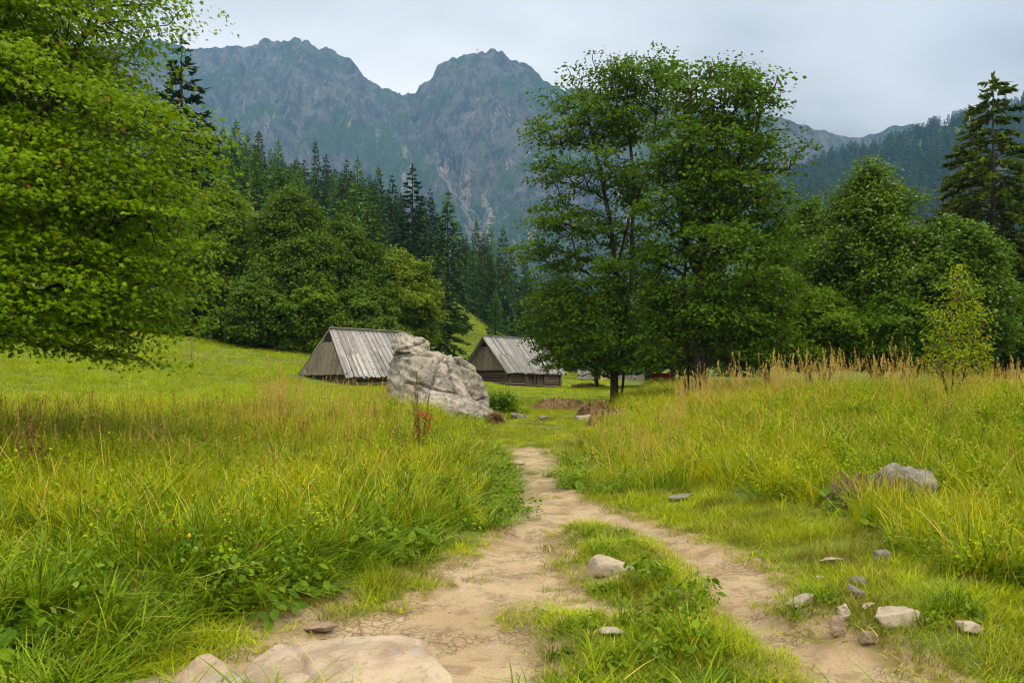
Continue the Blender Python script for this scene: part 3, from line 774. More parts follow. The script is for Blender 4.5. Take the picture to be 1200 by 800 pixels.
def build_edge_trees():
    L = [  # px, d, top, half, mat, bark, low, label, stems
        (262, 62, 208, 52, M_LEAF_BRIGHT, M_BARKL, 385, 'slender light green tree with pale forked stems beside the big bright green tree', 3),
        (338, 60, 214, 60, M_LEAF_ALDER, M_BARK, 400, 'tallest rounded grey green tree of the group left of the huts', 3),
        (400, 63, 250, 54, M_LEAF_ALDER, M_BARK, 400, 'rounded grey green tree standing straight above the nearer hut roof', 2),
        (466, 66, 290, 48, M_LEAF_BRIGHT, M_BARK, 405, 'lower bushy light green tree just behind the big boulder', 3),
        (425, 58, 330, 42, M_LEAF_ALDER, M_BARK, 415, 'low leafy tree hanging over the ridge of the nearer hut', 3),
        (305, 56, 312, 44, M_LEAF_ALDER, M_BARK, 418, 'low dark leafy tree at the edge of the upper meadow left of the huts', 3),
        (368, 57, 318, 42, M_LEAF_BRIGHT, M_BARK, 418, 'low green tree at the wood edge directly left of the nearer hut', 3),
        (178, 66, 250, 52, M_LEAF_ALDER, M_BARK, 405, 'dark leafy tree at the wood edge, just past the big bright green tree', 2),
        (115, 70, 240, 55, M_LEAF_ALDER, M_BARK, 400, 'dark leafy tree hidden behind the middle of the big bright green tree', 2),
        (205, 60, 330, 36, M_LEAF_ALDER, M_BARK, 415, 'low bush-like tree at the wood edge above the weathered stake', 3),
        (285, 66, 235, 40, M_LEAF_BRIGHT, M_BARK, 400, 'narrow light green tree between the slender pale stemmed tree and the tallest rounded one', 2),
        (236, 68, 262, 48, M_LEAF_ALDER, M_BARK, 410, 'dark leafy tree behind the slender pale stemmed tree', 2),
    ]
    for i, (px, d, top, half, m, bk, low, lab, st) in enumerate(L):
        simple_broadleaf('broadleaf_tree', lab, px, d, top, half, 100+i, m, bk, low, 1300, .21, 46, 16, 'broadleaf trees at the wood edge on the left', st)
    L = [
        (1022, 41, 187, 78, M_LEAF_RIGHT, 'large rounded leafy tree behind the golden grass, its top against the wooded hill', 3, 425),
        (948, 46, 232, 56, M_LEAF_RIGHT, 'bushy tree squeezed between the dark middle tree and the large rounded tree', 3, 425),
        (1108, 39, 248, 68, M_LEAF_RIGHT, 'leafy tree with pale leaf undersides behind the yellow willow bush', 3, 425),
        (1180, 42, 330, 48, M_LEAF_RIGHT, 'low leafy tree at the right edge under the old spruce', 3, 425),
        (960, 38, 338, 52, M_LEAF_MID, 'low spreading green tree right of the dark middle tree, near the golden grass', 4, 430),
        (1045, 37, 345, 50, M_LEAF_MID2, 'low dark tree in front of the large rounded tree on the right', 4, 430),
        (900, 52, 300, 60, M_LEAF_MID2, 'dark leafy tree standing behind the two tall middle trees', 2, 425),
        (700, 62, 352, 50, M_LEAF_MID2, 'leafy tree seen between the stems behind the tall airy tree', 3, 425),
        (790, 58, 335, 60, M_LEAF_MID2, 'shaded leafy tree behind the trunk of the dark middle tree', 3, 425),
    ]
    for i, (px, d, top, half, m, lab, st, low) in enumerate(L):
        simple_broadleaf('broadleaf_tree', lab, px, d, top, half, 200+i, m, M_BARK, low, 1300, .17 if d < 50 else .21, 50, 16, 'broadleaf trees on the right and behind the middle pair', st)
build_edge_trees()

# ------------------------------------------------------------------ conifers
def spruce_parts(seed, h, rb, whorls, per, twigs, mat, bark=None, bare=.05, sparse=0.0, sag=.35, twig=.42, shape=.85):
    rng = np.random.default_rng(seed)
    mb = MB(seed)
    r0 = .011*h + .05
    bend = rng.normal(size=2)*.012*h
    mid = lambda f: (bend[0]*math.sin(f*2.5), bend[1]*math.sin(f*2.1), h*f)
    C, T, S, N, rn = [], [], [], [], []
    limbs = []
    for w in range(whorls):
        f = bare + (1-bare)*((w + rng.uniform(-.3, .3))/whorls)
        f = min(max(f, bare), .992)
        L0 = rb*((1-f)/(1-bare))**shape + .10*rb*(1-f) + .03*h*.12
        n = max(3, int(per*(.55 + .45*(1-f)) + .5))
        a0 = rng.uniform(0, 6.28)
        for j in range(n):
            if rng.random() < sparse: continue
            a = a0 + 2*PI*j/n + rng.normal()*.25
            L = L0*rng.uniform(.62, 1.15)
            lift = .35 - .75*(1-f) + rng.normal()*.12          # young shoots rise, old boughs hang
            m = mid(f); o = np.array([math.cos(a), math.sin(a), 0])
            q = [np.array(m) + o*L*s + np.array([0, 0, L*(lift*s - sag*s*s + .22*max(0, s-.7))]) for s in (0, .25, .5, .75, 1.)]
            limbs.append((q, L))
            nt = max(3, int(twigs*(L/rb)**.8 + 1))
            s = np.sqrt(rng.uniform(.02, 1.0, nt)); s[0] = 1.0
            seg = np.minimum((s*4).astype(int), 3); fr = s*4 - seg
            Q = np.array(q); p = Q[seg]*(1-fr)[:, None] + Q[seg+1]*fr[:, None]
            side = np.where(rng.random(nt) < .5, -1., 1.)
            sd = np.stack([-o[1]*side, o[0]*side, np.zeros(nt)], -1)
            t = o*rng.uniform(.35, 1.0, nt)[:, None] + sd*rng.uniform(.2, .9, nt)[:, None] + np.stack([np.zeros(nt), np.zeros(nt), -rng.uniform(.1, .75, nt)], -1)
            t[0] = o + np.array([0, 0, .1])
            t /= np.linalg.norm(t, axis=1)[:, None]
            ln = twig*rng.uniform(.6, 1.25, nt)*(.55 + .6*(L/rb)**.5)
            C.append(p + t*ln[:, None]*.42); T.append(t); S.append(ln)
            N.append(np.array([0, 0, 1.]) + rng.normal(size=(nt, 3))*.55 + sd*.3); rn.append(np.clip(.5 + .2*rng.normal() + .25*rng.normal(size=nt), 0, .999))
    nt = 10                                                      # leader
    C.append(np.array([mid(1 - .03*i/nt) for i in range(nt)])); T.append(np.array([[.3*rng.normal(), .3*rng.normal(), 1.] for _ in range(nt)])); S.append(np.full(nt, .022*h)); N.append(rng.normal(size=(nt, 3))); rn.append(np.full(nt, .5))
    C, T, S, N, rn = (np.concatenate(q) for q in (C, T, S, N, rn))
    tpl = (np.array([(0,-.5,0),(.19,-.1,-.04),(.13,.25,-.06),(0,.55,-.02),(-.13,.25,-.06),(-.19,-.1,-.04)]), np.array([(0,1,5),(1,2,4),(1,4,5),(2,3,4)]))
    crown = leaves_mesh('crown', C, N, T, S, tpl, mat, rn)
    mb.tube([mid(f) if f > 0 else (0, 0, -.6) for f in (0, .04, .2, .4, .6, .8, 1.)], [r0*1.3, r0*1.05, r0*.9, r0*.66, r0*.44, r0*.22, .01], 8, cap=False)
    for q, L in limbs:
        if L > .25*rb: mb.tube([tuple(v) for v in q[:4]], [.012+.012*L, .009+.009*L, .005+.006*L, .004], 4, cap=False)
    me = mesh_np('trunk', np.array(mb.v), [np.array(mb.f4, np.int32).reshape(-1, 4)], [bark or M_BARKD], None, True)
    return me, crown, h

def plant_spruce(pp, loc, sc, rz, label, group=None, name='spruce_tree', cat='tree', sxy=1.0):
    r = thing(name, label, cat, loc, rz, group); r.scale = (sc*sxy, sc*sxy, sc)
    link('trunk', pp[0], r); link('crown', pp[1], r)
    return r

def build_conifers():
    rng = np.random.default_rng(5)
    V = [spruce_parts(i, 20., 3.1 + .5*(i % 3), 38, 8, 20, [M_NEEDLE, M_NEEDLE, M_NEEDLE_D][i % 3], twig=.85, sag=.3 + .08*(i % 2)) for i in range(6)]
    VL = [spruce_parts(20+i, 20., 3.4, 34, 8, 17, M_NEEDLE_L, twig=.8, sag=.2) for i in range(2)]
    D = [spruce_parts(30+i, 20., 3.3, 34, 7, 46, M_NEEDLE_D, twig=.62, sag=.15, sparse=.06) for i in range(2)]
    taken = []
    def put(px, top, d, mesh, label, group=None, wid=1.0):
        x = (px-600)/1000*d; z = gz(x, d); h = ZC + d*(HOR-top)/1000 - z
        plant_spruce(mesh, (x, d, z - .1), h/20., rng.uniform(0, 6.28), label, group, sxy=wid)
        taken.append((x, d))
    # those that can be told apart
    put(209, 42, 88, D[0], 'lone dark spruce rising high above the big bright green tree on the left', wid=1.35)
    put(483, 191, 118, D[1], 'tallest near black spruce with layered boughs in front of the mountain', wid=1.15)
    put(525, 223, 112, V[0], 'dark pointed spruce just right of the tallest near black spruce, above the boulder', wid=1.05)
    put(516, 292, 82, V[1], 'broad green spruce at the edge of the bright grassy slope between the huts', wid=1.35)
    put(368, 163, 150, V[3], 'very thin spruce with a long spire on the left forest skyline', wid=.6)
    put(581, 338, 118, VL[0], 'small bright conical spruce at the foot of the wood above the farther hut roof', wid=1.3)
    g = 'spruces covering the left slope'; lab = 'green spruce in the forest on the slope left of the mountain view'
    def free(x, d, m):
        return all((x-a)**2 + (d-b)**2 > m*m for a, b in taken)
    sky = [(232,168),(250,150),(262,150),(277,139),(290,152),(304,152),(316,172),(327,163),(345,184),(356,186),(384,180),(393,196),(407,186),(420,184),(432,203),(444,193),(460,204),(470,226),(496,228),(504,220),(512,247),(537,262),(546,276),(558,256),(566,270),(574,264),(590,266),(600,290),(612,296),(622,320),(634,330)]
    for i, (px, top) in enumerate(sky):
        put(px, top, 175 + rng.uniform(-25, 25) if px < 540 else 165 + rng.uniform(-15, 30), (V+VL[:1])[rng.integers(7)], lab, g, rng.uniform(.8, 1.1))
    n = 0; tries = 0
    while n < 150 and tries < 6000:
        tries += 1
        d = math.sqrt(rng.uniform(72**2, 240**2)); px = rng.uniform(175, 660)
        if 508 < px < 584 and d < 142: continue
        if px > 584 and d < 95: continue
        x = (px-600)/1000*d; z = gz(x, d); hh = rng.uniform(13, 21)
        if px > 540: hh *= .85
        top = HOR - 1000*(z + hh - ZC)/d
        lim = np.interp(px, [175, 250, 300, 350, 420, 470, 500, 540, 560, 600, 660], [150, 150, 160, 185, 195, 215, 245, 270, 275, 295, 340])
        if top < lim + 6 or not free(x, d, 4.2): continue
        put(px, top, d, VL[rng.integers(2)] if px < 420 and rng.random() < .45 else (V+VL)[rng.integers(8)], lab, g, rng.uniform(.85, 1.25)); n += 1
    g2 = 'spruces behind the trees of the clearing'
    n = 0
    for i in range(900):
        d = rng.uniform(85, 190); px = rng.uniform(640, 1240); top = rng.uniform(300, 372)
        x = (px-600)/1000*d
        if n >= 60 or not free(x, d, 4.0): continue
        if 900 < px and top < 330: top = rng.uniform(300, 350)
        put(px, top, d, V[rng.integers(6)], 'dark spruce in the wood behind the clearing, glimpsed past the broadleaf trees', g2, rng.uniform(1.0, 1.3)); n += 1
    # old spruces on the right
    old = spruce_parts(51, 20., 4.6, 40, 8, 130, M_NEEDLE_R, bark=M_BARK, twig=.52, sag=.50, sparse=.05, bare=.06, shape=.66)
    thn = spruce_parts(52, 20., 2.6, 36, 7, 64, M_NEEDLE_R, bark=M_BARK, twig=.42, sag=.45, sparse=.25, bare=.2, shape=.75)
    put(1166, 84, 47, old, 'tall old spruce with drooping yellowish boughs at the right edge', wid=1.2)
    put(1136, 122, 52, thn, 'thin half bare spruce just left of the tall old spruce', wid=1.25)
    put(1222, 150, 50, old, 'old drooping spruce cut by the right edge of the view', wid=.9)
    # the far wooded hill: one mass
    X, Dm, Z = HILL
    lo = spruce_parts(60, 20., 3.6, 16, 6, 5, M_NEEDLE, twig=2.4)
    lo2 = spruce_parts(61, 20., 3.3, 15, 6, 5, M_NEEDLE_D, twig=2.4)
    pts, sc = [], []
    n1, n2 = X.shape
    for i in range(9000):
        a, b = rng.uniform(0, n1-2), rng.uniform(0, n2-1.01)
        ia, ib = int(a), int(b); fa, fb = a-ia, b-ib
        q = [np.array((X[i_, j_], Dm[i_, j_], Z[i_, j_])) for i_, j_ in ((ia, ib), (ia+1, ib), (ia, ib+1), (ia+1, ib+1))]
        p = (q[0]*(1-fa)+q[1]*fa)*(1-fb) + (q[2]*(1-fa)+q[3]*fa)*fb
        u = 600 + 1000*p[0]/p[1]
        if u > 1300 or u < 880: continue
        if pn(p[0]/60, p[1]/60, 4.) < -.42: continue
        pts.append(p); sc.append(rng.uniform(.55, 1.05))
    scatter('far_forest', [('far spruce a', [lo[0], lo[1]]), ('far spruce b', [lo2[0], lo2[1]])], np.array(pts), np.array(sc), rng)
    return V

def joined(meshes):
    V, F, M, R_, off = [], [], [], [], 0
    mats = []
    bm = bmesh.new()
    for me in meshes:
        o = len(bm.faces); bm.from_mesh(me); bm.faces.ensure_lookup_table()
        mi = len(mats); mats += list(me.materials)
        for f in bm.faces[o:]: f.material_index = mi
    me = bpy.data.meshes.new(meshes[0].name); bm.to_mesh(me); bm.free()
    for m in mats: me.materials.append(m)
    return me

def scatter(name, sources, P, S, rng, tilt=.06, idx=None, rot=None, label=None):
    """one ground-cover object: copies of a few tufts set on given points (stuff nobody could count)"""
    c = bpy.data.collections.new(name + ' tufts')
    for i, (nm, meshes) in enumerate(sources):
        o = bpy.data.objects.new('%s %02d' % (name, i), joined(meshes) if len(meshes) > 1 else meshes[0]); c.objects.link(o)
    n = len(P)
    me = bpy.data.meshes.new(name); me.vertices.add(n); me.vertices.foreach_set('co', np.asarray(P, np.float32).ravel())
    if rot is None:
        rot = np.stack([rng.normal(size=n)*tilt, rng.normal(size=n)*tilt, rng.uniform(0, 2*PI, n)], -1)
    if idx is None: idx = rng.integers(0, len(sources), n)
    me.attributes.new('turn', 'FLOAT_VECTOR', 'POINT').data.foreach_set('vector', np.asarray(rot, np.float32).ravel())
    S = np.asarray(S, np.float32)
    if S.ndim == 1: S = np.repeat(S[:, None], 3, 1)
    me.attributes.new('size', 'FLOAT_VECTOR', 'POINT').data.foreach_set('vector', S.ravel())
    me.attributes.new('sort', 'INT', 'POINT').data.foreach_set('value', np.asarray(idx, np.int32))
    ob = link(name, me, kind='stuff')
    g = bpy.data.node_groups.new(name, 'GeometryNodeTree')
    g.interface.new_socket('Geometry', in_out='INPUT', socket_type='NodeSocketGeometry')
    g.interface.new_socket('Geometry', in_out='OUTPUT', socket_type='NodeSocketGeometry')
    N = g.nodes.new; L = g.links.new
    gi, go = N('NodeGroupInput'), N('NodeGroupOutput')
    ip = N('GeometryNodeInstanceOnPoints'); ci = N('GeometryNodeCollectionInfo')
    ci.inputs['Collection'].default_value = c; ci.inputs['Separate Children'].default_value = True; ci.inputs['Reset Children'].default_value = True
    def na(nm, ty):
        a = N('GeometryNodeInputNamedAttribute'); a.data_type = ty; a.inputs['Name'].default_value = nm; return a.outputs['Attribute']
    er = N('FunctionNodeEulerToRotation')
    L(na('turn', 'FLOAT_VECTOR'), er.inputs[0])
    L(gi.outputs[0], ip.inputs['Points']); L(ci.outputs[0], ip.inputs['Instance']); ip.inputs['Pick Instance'].default_value = True
    L(na('sort', 'INT'), ip.inputs['Instance Index']); L(er.outputs[0], ip.inputs['Rotation']); L(na('size', 'FLOAT_VECTOR'), ip.inputs['Scale'])
    L(ip.outputs[0], go.inputs[0])
    md = ob.modifiers.new('scatter', 'NODES'); md.node_group = g
    return ob
build_conifers()

# ------------------------------------------------------------------ huts
M_ROOF = wood_mat('weathered grey roof boards', (.17, .165, .165), (.40, .39, .39), (.09, .085, .085), (3, 28, 28))
M_LOG = wood_mat('old brown logs', (.085, .062, .040), (.17, .135, .095), (.045, .033, .022), (2.5, 22, 22))
M_GABLE = wood_mat('grey brown gable boards', (.105, .088, .062), (.185, .16, .12), (.055, .045, .032), (24, 24, 2.5))
M_DOOR = wood_mat('brown door boards', (.10, .066, .038), (.16, .11, .066), (.05, .034, .022), (20, 20, 2.5))
M_DARK = plain('dark loft', (.012, .010, .008), .95)  # near black: painted shade of the loft openings; door handles too
M_FOOT = rock_mat('foot stones', (.20, .19, .165), (.34, .32, .28), (.08, .075, .06), None, 3.0)
M_FRESH = wood_mat('pale sawn wood', (.42, .30, .18), (.52, .38, .25), (.28, .19, .11), (20, 20, 3))

def log_hut(label, corner, yaw, L, Wd, wall, rise, seed, doors, over_end=.55, over_eave=.38, ridge_in=0.0):
    """corner: world x, y of the near corner between gable and long side; +x runs along the ridge, away"""
    rng = random.Random(seed)
    ca, sa = math.cos(yaw), math.sin(yaw)
    cx = corner[0] + ca*L/2 - sa*Wd/2; cyy = corner[1] + sa*L/2 + ca*Wd/2
    gzs = [gz(corner[0] + ca*u - sa*v, corner[1] + sa*u + ca*v) for u in (0, L) for v in (0, Wd)]
    base = corner[2] if len(corner) > 2 else min(gzs)
    root = thing('log_hut', label, 'hut', (cx, cyy, base), yaw, 'old log huts on the clearing')
    hx, hy = L/2, Wd/2
    # foot stones
    fb = MB(seed)
    for side in range(4):
        n = int((L if side % 2 == 0 else Wd)/.34)
        for i in range(n):
            f = (i+.5)/n*2-1
            x, y = ((f*hx, -hy), (hx, f*hy), (f*hx, hy), (-hx, f*hy))[side]
            s = rng.uniform(.26, .40)
            m = Matrix.Rotation(rng.uniform(-.5, .5), 3, 'Z') @ Matrix.Rotation(rng.uniform(-.25, .25), 3, 'X')
            fb.box((x, y, .0 + rng.uniform(-.04, .06)), (s, s*.8, rng.uniform(.24, .34)), m)
    fb.build('stone_footing', M_FOOT, root)
    # log walls, notched corners sticking out
    r = .115; n = max(3, int(wall/(r*1.86)))
    dz = wall/n
    def logs(name, pieces, along_x, fixed, shift):
        b = MB(seed + 7)
        for i in range(n if along_x else n-1):
            z = .16 + dz*(i + .5*(1 + shift))
            for a, c in pieces(i):
                rr = r*rng.uniform(.92, 1.06); k = 3
                pts = [(a + (c-a)*q/k, fixed + rng.uniform(-.015, .015), z + rng.uniform(-.01, .01)) if along_x else (fixed + rng.uniform(-.015, .015), a + (c-a)*q/k, z + rng.uniform(-.01, .01)) for q in range(k+1)]
                b.tube(pts, [rr*rng.uniform(.96, 1.04) for _ in pts], 9)
        return b.build(name, M_LOG, root, False)
    e = lambda: rng.uniform(.16, .28)
    if doors:
        d0, d1 = -hx + L*.33, -hx + L*.68
        front = lambda i: [(-hx-e(), d0), (d1, hx+e())] if .25 < (i+.5)/n < .93 else [(-hx-e(), hx+e())]
    else: front = lambda i: [(-hx-e(), hx+e())]
    logs('log_wall', front, True, -hy, 0); logs('log_wall', lambda i: [(-hx-e(), hx+e())], True, hy, 0)
    logs('log_wall', lambda i: [(-hy-e(), hy+e())], False, -hx, .9); logs('log_wall', lambda i: [(-hy-e(), hy+e())], False, hx, .9)
    if doors:
        zb, zt = .16 + wall*.24, .16 + wall*.93
        posts = MB(seed+1)
        for x in (d0, d0 + (d1-d0)*.42, d0 + (d1-d0)*.62, d1):
            posts.box((x, -hy-.02, (zb+zt)/2), (.13, .24, zt-zb))
        posts.box(((d0+d1)/2, -hy-.03, zb+.02), (d1-d0, .28, .1)); posts.box(((d0+d1)/2, -hy-.03, zt), (d1-d0+.3, .27, .12))
        posts.build('door_frame', M_LOG, root)
        for a, c in ((d0+.07, d0+(d1-d0)*.42-.07), (d0+(d1-d0)*.62+.07, d1-.07)):
            db = MB(seed+2); m = max(3, int((c-a)/.17))
            for i in range(m): db.box((a + (c-a)*(i+.5)/m, -hy+.03, (zb+zt)/2), ((c-a)/m-.012, .04, zt-zb-.1))
            for z in (zb+.3, zt-.3): db.box(((a+c)/2, -hy+.0, z), (c-a-.08, .035, .11))
            dr = db.build('door', M_DOOR, root)
            hb = MB(seed+3); hb.tube([(c-.12, -hy-.05, (zb+zt)/2-.09), (c-.12, -hy-.05, (zb+zt)/2+.09)], [.018, .018], 6); hb.build('handle', M_DARK, dr)
        sb = MB(seed+4)
        for i in range(5):
            sb.box((d0 + (d1-d0)*.52, -hy+.02, zb + .1 + (zt-zb-.15)*(i+.5)/5), ((d1-d0)*.2-.13, .05, (zt-zb)/5*.62))
        sb.build('slatted_hatch', M_LOG, root)
    top = .16 + wall
    # loft: black sheets painted as the shade of the opening, then the gable boards that lean out at the foot
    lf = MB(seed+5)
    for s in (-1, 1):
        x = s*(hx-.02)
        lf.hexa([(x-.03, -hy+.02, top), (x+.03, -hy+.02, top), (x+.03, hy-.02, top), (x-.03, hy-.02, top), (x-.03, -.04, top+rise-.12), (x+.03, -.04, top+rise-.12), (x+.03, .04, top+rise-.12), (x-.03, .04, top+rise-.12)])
    lf.build('loft_shade', M_DARK, root)
    for s in (-1, 1):
        gb = MB(seed+6); yb = hy + over_eave*.82; m = int(2*yb/.15)
        for i in range(m):
            y = -yb + 2*yb*(i+.5)/m; w = 2*yb/m
            zt_full = top + rise*(1 - abs(y)/(hy+.02)) - .10
            zt = min(zt_full, top + rise*.70 + rng.uniform(-.02, .02))
            zb = top - .16 + rng.uniform(-.035, .02)
            if zt < zb + .1: zt = zb + .1
            f = max(0, min(1, (zt-zb)/(rise*.75)))
            gb.board((s*(hx+.40), y, zb), (s*(hx+.40 - .30*f), y, zt), (0, 1, 0), w*.97, (1, 0, 0), .028 + .02*(i % 2))
        gb.build('gable_boards', M_GABLE, root)
    # roof: two layers of boards from ridge to eave
    for s in (-1, 1):
        rbm = MB(seed+8+s); m = int((L+2*over_end)/.155)
        ye, ze = hy + over_eave, top - rise*over_eave/hy + .02
        nrm = Vector((0, s*rise, hy)).normalized()
        for i in range(m):
            x = -hx-over_end + (L+2*over_end)*(i+.5)/m
            w = (L+2*over_end)/m
            up = .075 if i % 2 else .02
            k = 1 + rng.uniform(-.02, .025)
            a = Vector((x, -s*.03*(i % 2), top + rise + (.015 if s < 0 else 0))) + nrm*up; b = Vector((x + rng.uniform(-.02, .02), s*ye*k, top + rise - (top + rise - ze)*k)) + nrm*up
            a.x += ridge_in*max(0, .5 - x/(L+2*over_end))
            mid_ = a.lerp(b, .52 + rng.uniform(-.06, .06)) - nrm*rng.uniform(.0, .03)
            ww = w*(1.16 if i % 2 else 1.05)
            rbm.board(a, mid_ + nrm*.006, (1, 0, 0), ww, nrm, .026); rbm.board(mid_ - (b-a)*.02, b, (1, 0, 0), ww, nrm, .026)
        rf = rbm.build('roof_slope', M_ROOF, root)
        if s < 0:
            cb = MB(seed+20); cb.board((-hx-over_end-.05+ridge_in, -.07, top+rise+.07), (hx+over_end+.05, -.07, top+rise+.07), (0, 1, -.9), .2, (0, .7, .7), .03); cb.build('ridge_board', M_ROOF, rf)
        eb = MB(seed+30)
        for x in (-hx-over_end+.06, hx+over_end-.06): eb.board((x + (ridge_in if x < 0 else 0), 0, top+rise-.07), (x, s*ye, ze-.06), (1, 0, 0), .07, nrm, .12)
        eb.build('barge_rafter', M_GABLE, rf)
    return root

def build_huts():
    d = 66.; x = (595-600)/1000*d
    log_hut('farther weathered log hut with dark doors and grey board roof, standing right of the boulder', (x, d, ZC - d*.0105), R(50), 6.6, 4.3, 1.78, 2.45, 41, True)
    d = 41.; x = (411-600)/1000*d
    log_hut('nearer weathered hut half behind the boulder, only its board roof and gable above the grass', (x, d, ZC + d*.0145 - 1.55), R(47), 4.2, 3.7, 1.42, 2.06, 43, False, over_end=.5, over_eave=.3, ridge_in=.55)
build_huts()

# ------------------------------------------------------------------ rocks
M_BOULDER = rock_mat('limestone', (.17, .158, .14), (.34, .31, .265), (.045, .041, .036), (.10, .11, .012), 1.0, (.085, .08, .07), 1.0)
M_STONE = rock_mat('pale path stone', (.29, .24, .18), (.40, .34, .265), (.14, .11, .08), None, 2.2, (.19, .18, .165), .0)
M_STONEG = rock_mat('grey stone', (.115, .107, .095), (.22, .20, .175), (.04, .036, .03), (.07, .09, .012), 2.5, None, .25)
M_SLAB = rock_mat('smooth tan slab', (.25, .19, .13), (.39, .315, .225), (.10, .075, .05), None, 1.6, (.26, .265, .28), .22)
M_STONEB = rock_mat('earthy stone', (.18, .13, .085), (.28, .21, .145), (.09, .065, .04), None, 2.5, None, .1)

def rock_mesh(name, hulls, voxel, mat, seed, amp=.05, freq=1.5, grooves=(), fine=.4, smooth_it=2, strata=None):
    """faceted solids merged into one rock, weathered by relief noise and grooves"""
    bm = bmesh.new()
    for h in hulls:
        b2 = bmesh.new()
        for p in h: b2.verts.new(p)
        bmesh.ops.convex_hull(b2, input=b2.verts)
        tmp = bpy.data.meshes.new('t'); b2.to_mesh(tmp); b2.free(); bm.from_mesh(tmp); bpy.data.meshes.remove(tmp)
    loose = [v for v in bm.verts if not v.link_faces]
    bmesh.ops.delete(bm, geom=loose, context='VERTS')
    me = bpy.data.meshes.new(name); bm.to_mesh(me); bm.free()
    o = bpy.data.objects.new('t', me); COL.objects.link(o)
    md = o.modifiers.new('r', 'REMESH'); md.mode = 'VOXEL'; md.voxel_size = voxel
    ms = o.modifiers.new('s', 'SMOOTH'); ms.iterations = smooth_it; ms.factor = .5
    dg = bpy.context.evaluated_depsgraph_get()
    out = bpy.data.meshes.new_from_object(o.evaluated_get(dg))
    bpy.data.objects.remove(o); bpy.data.meshes.remove(me)
    n = len(out.vertices); co = np.empty(n*3, np.float32); out.vertices.foreach_get('co', co); P = co.reshape(-1, 3).astype(float)
    nr = np.empty(n*3, np.float32); out.vertices.foreach_get('normal', nr); Nn = nr.reshape(-1, 3).astype(float)
    s = seed*3.7
    x, y, z = P[:, 0]*freq + s, P[:, 1]*freq - s, P[:, 2]*freq + s*.5
    dsp = amp*fbm(x, y, z, 4, .5) + .13*amp*fbm(x*7, y*7, z*7, 3, .6) + amp*.55*(1-2.2*np.abs(pn(x*2.1, y*2.1, z*2.1))) * fine
    if strata is not None:
        ax, fr, am = strata
        q = P @ np.array(ax)*fr + .6*pn(x*.7, y*.7, z*.7)
        dsp += am*(np.abs((q % 1) - .5)*2 - .5)
    for (pnt, nv, dep, wid, lim) in grooves:
        nv = np.array(nv, float); nv /= np.linalg.norm(nv)
        dd = (P - np.array(pnt)) @ nv + .10*pn(x*1.3, y*1.3, z*1.3 + 5) + .03*pn(x*5, y*5, z*5)
        r = np.linalg.norm(P - np.array(pnt), axis=1)
        dsp -= dep*np.exp(-(dd/wid)**2)*(1 - sstep(lim*.6, lim, r))
    P = P + Nn*dsp[:, None]
    out.vertices.foreach_set('co', P.astype(np.float32).ravel())
    out.materials.clear(); out.materials.append(mat); out.name = name
    out.polygons.foreach_set('use_smooth', np.ones(len(out.polygons), bool)); out.update()
    return out

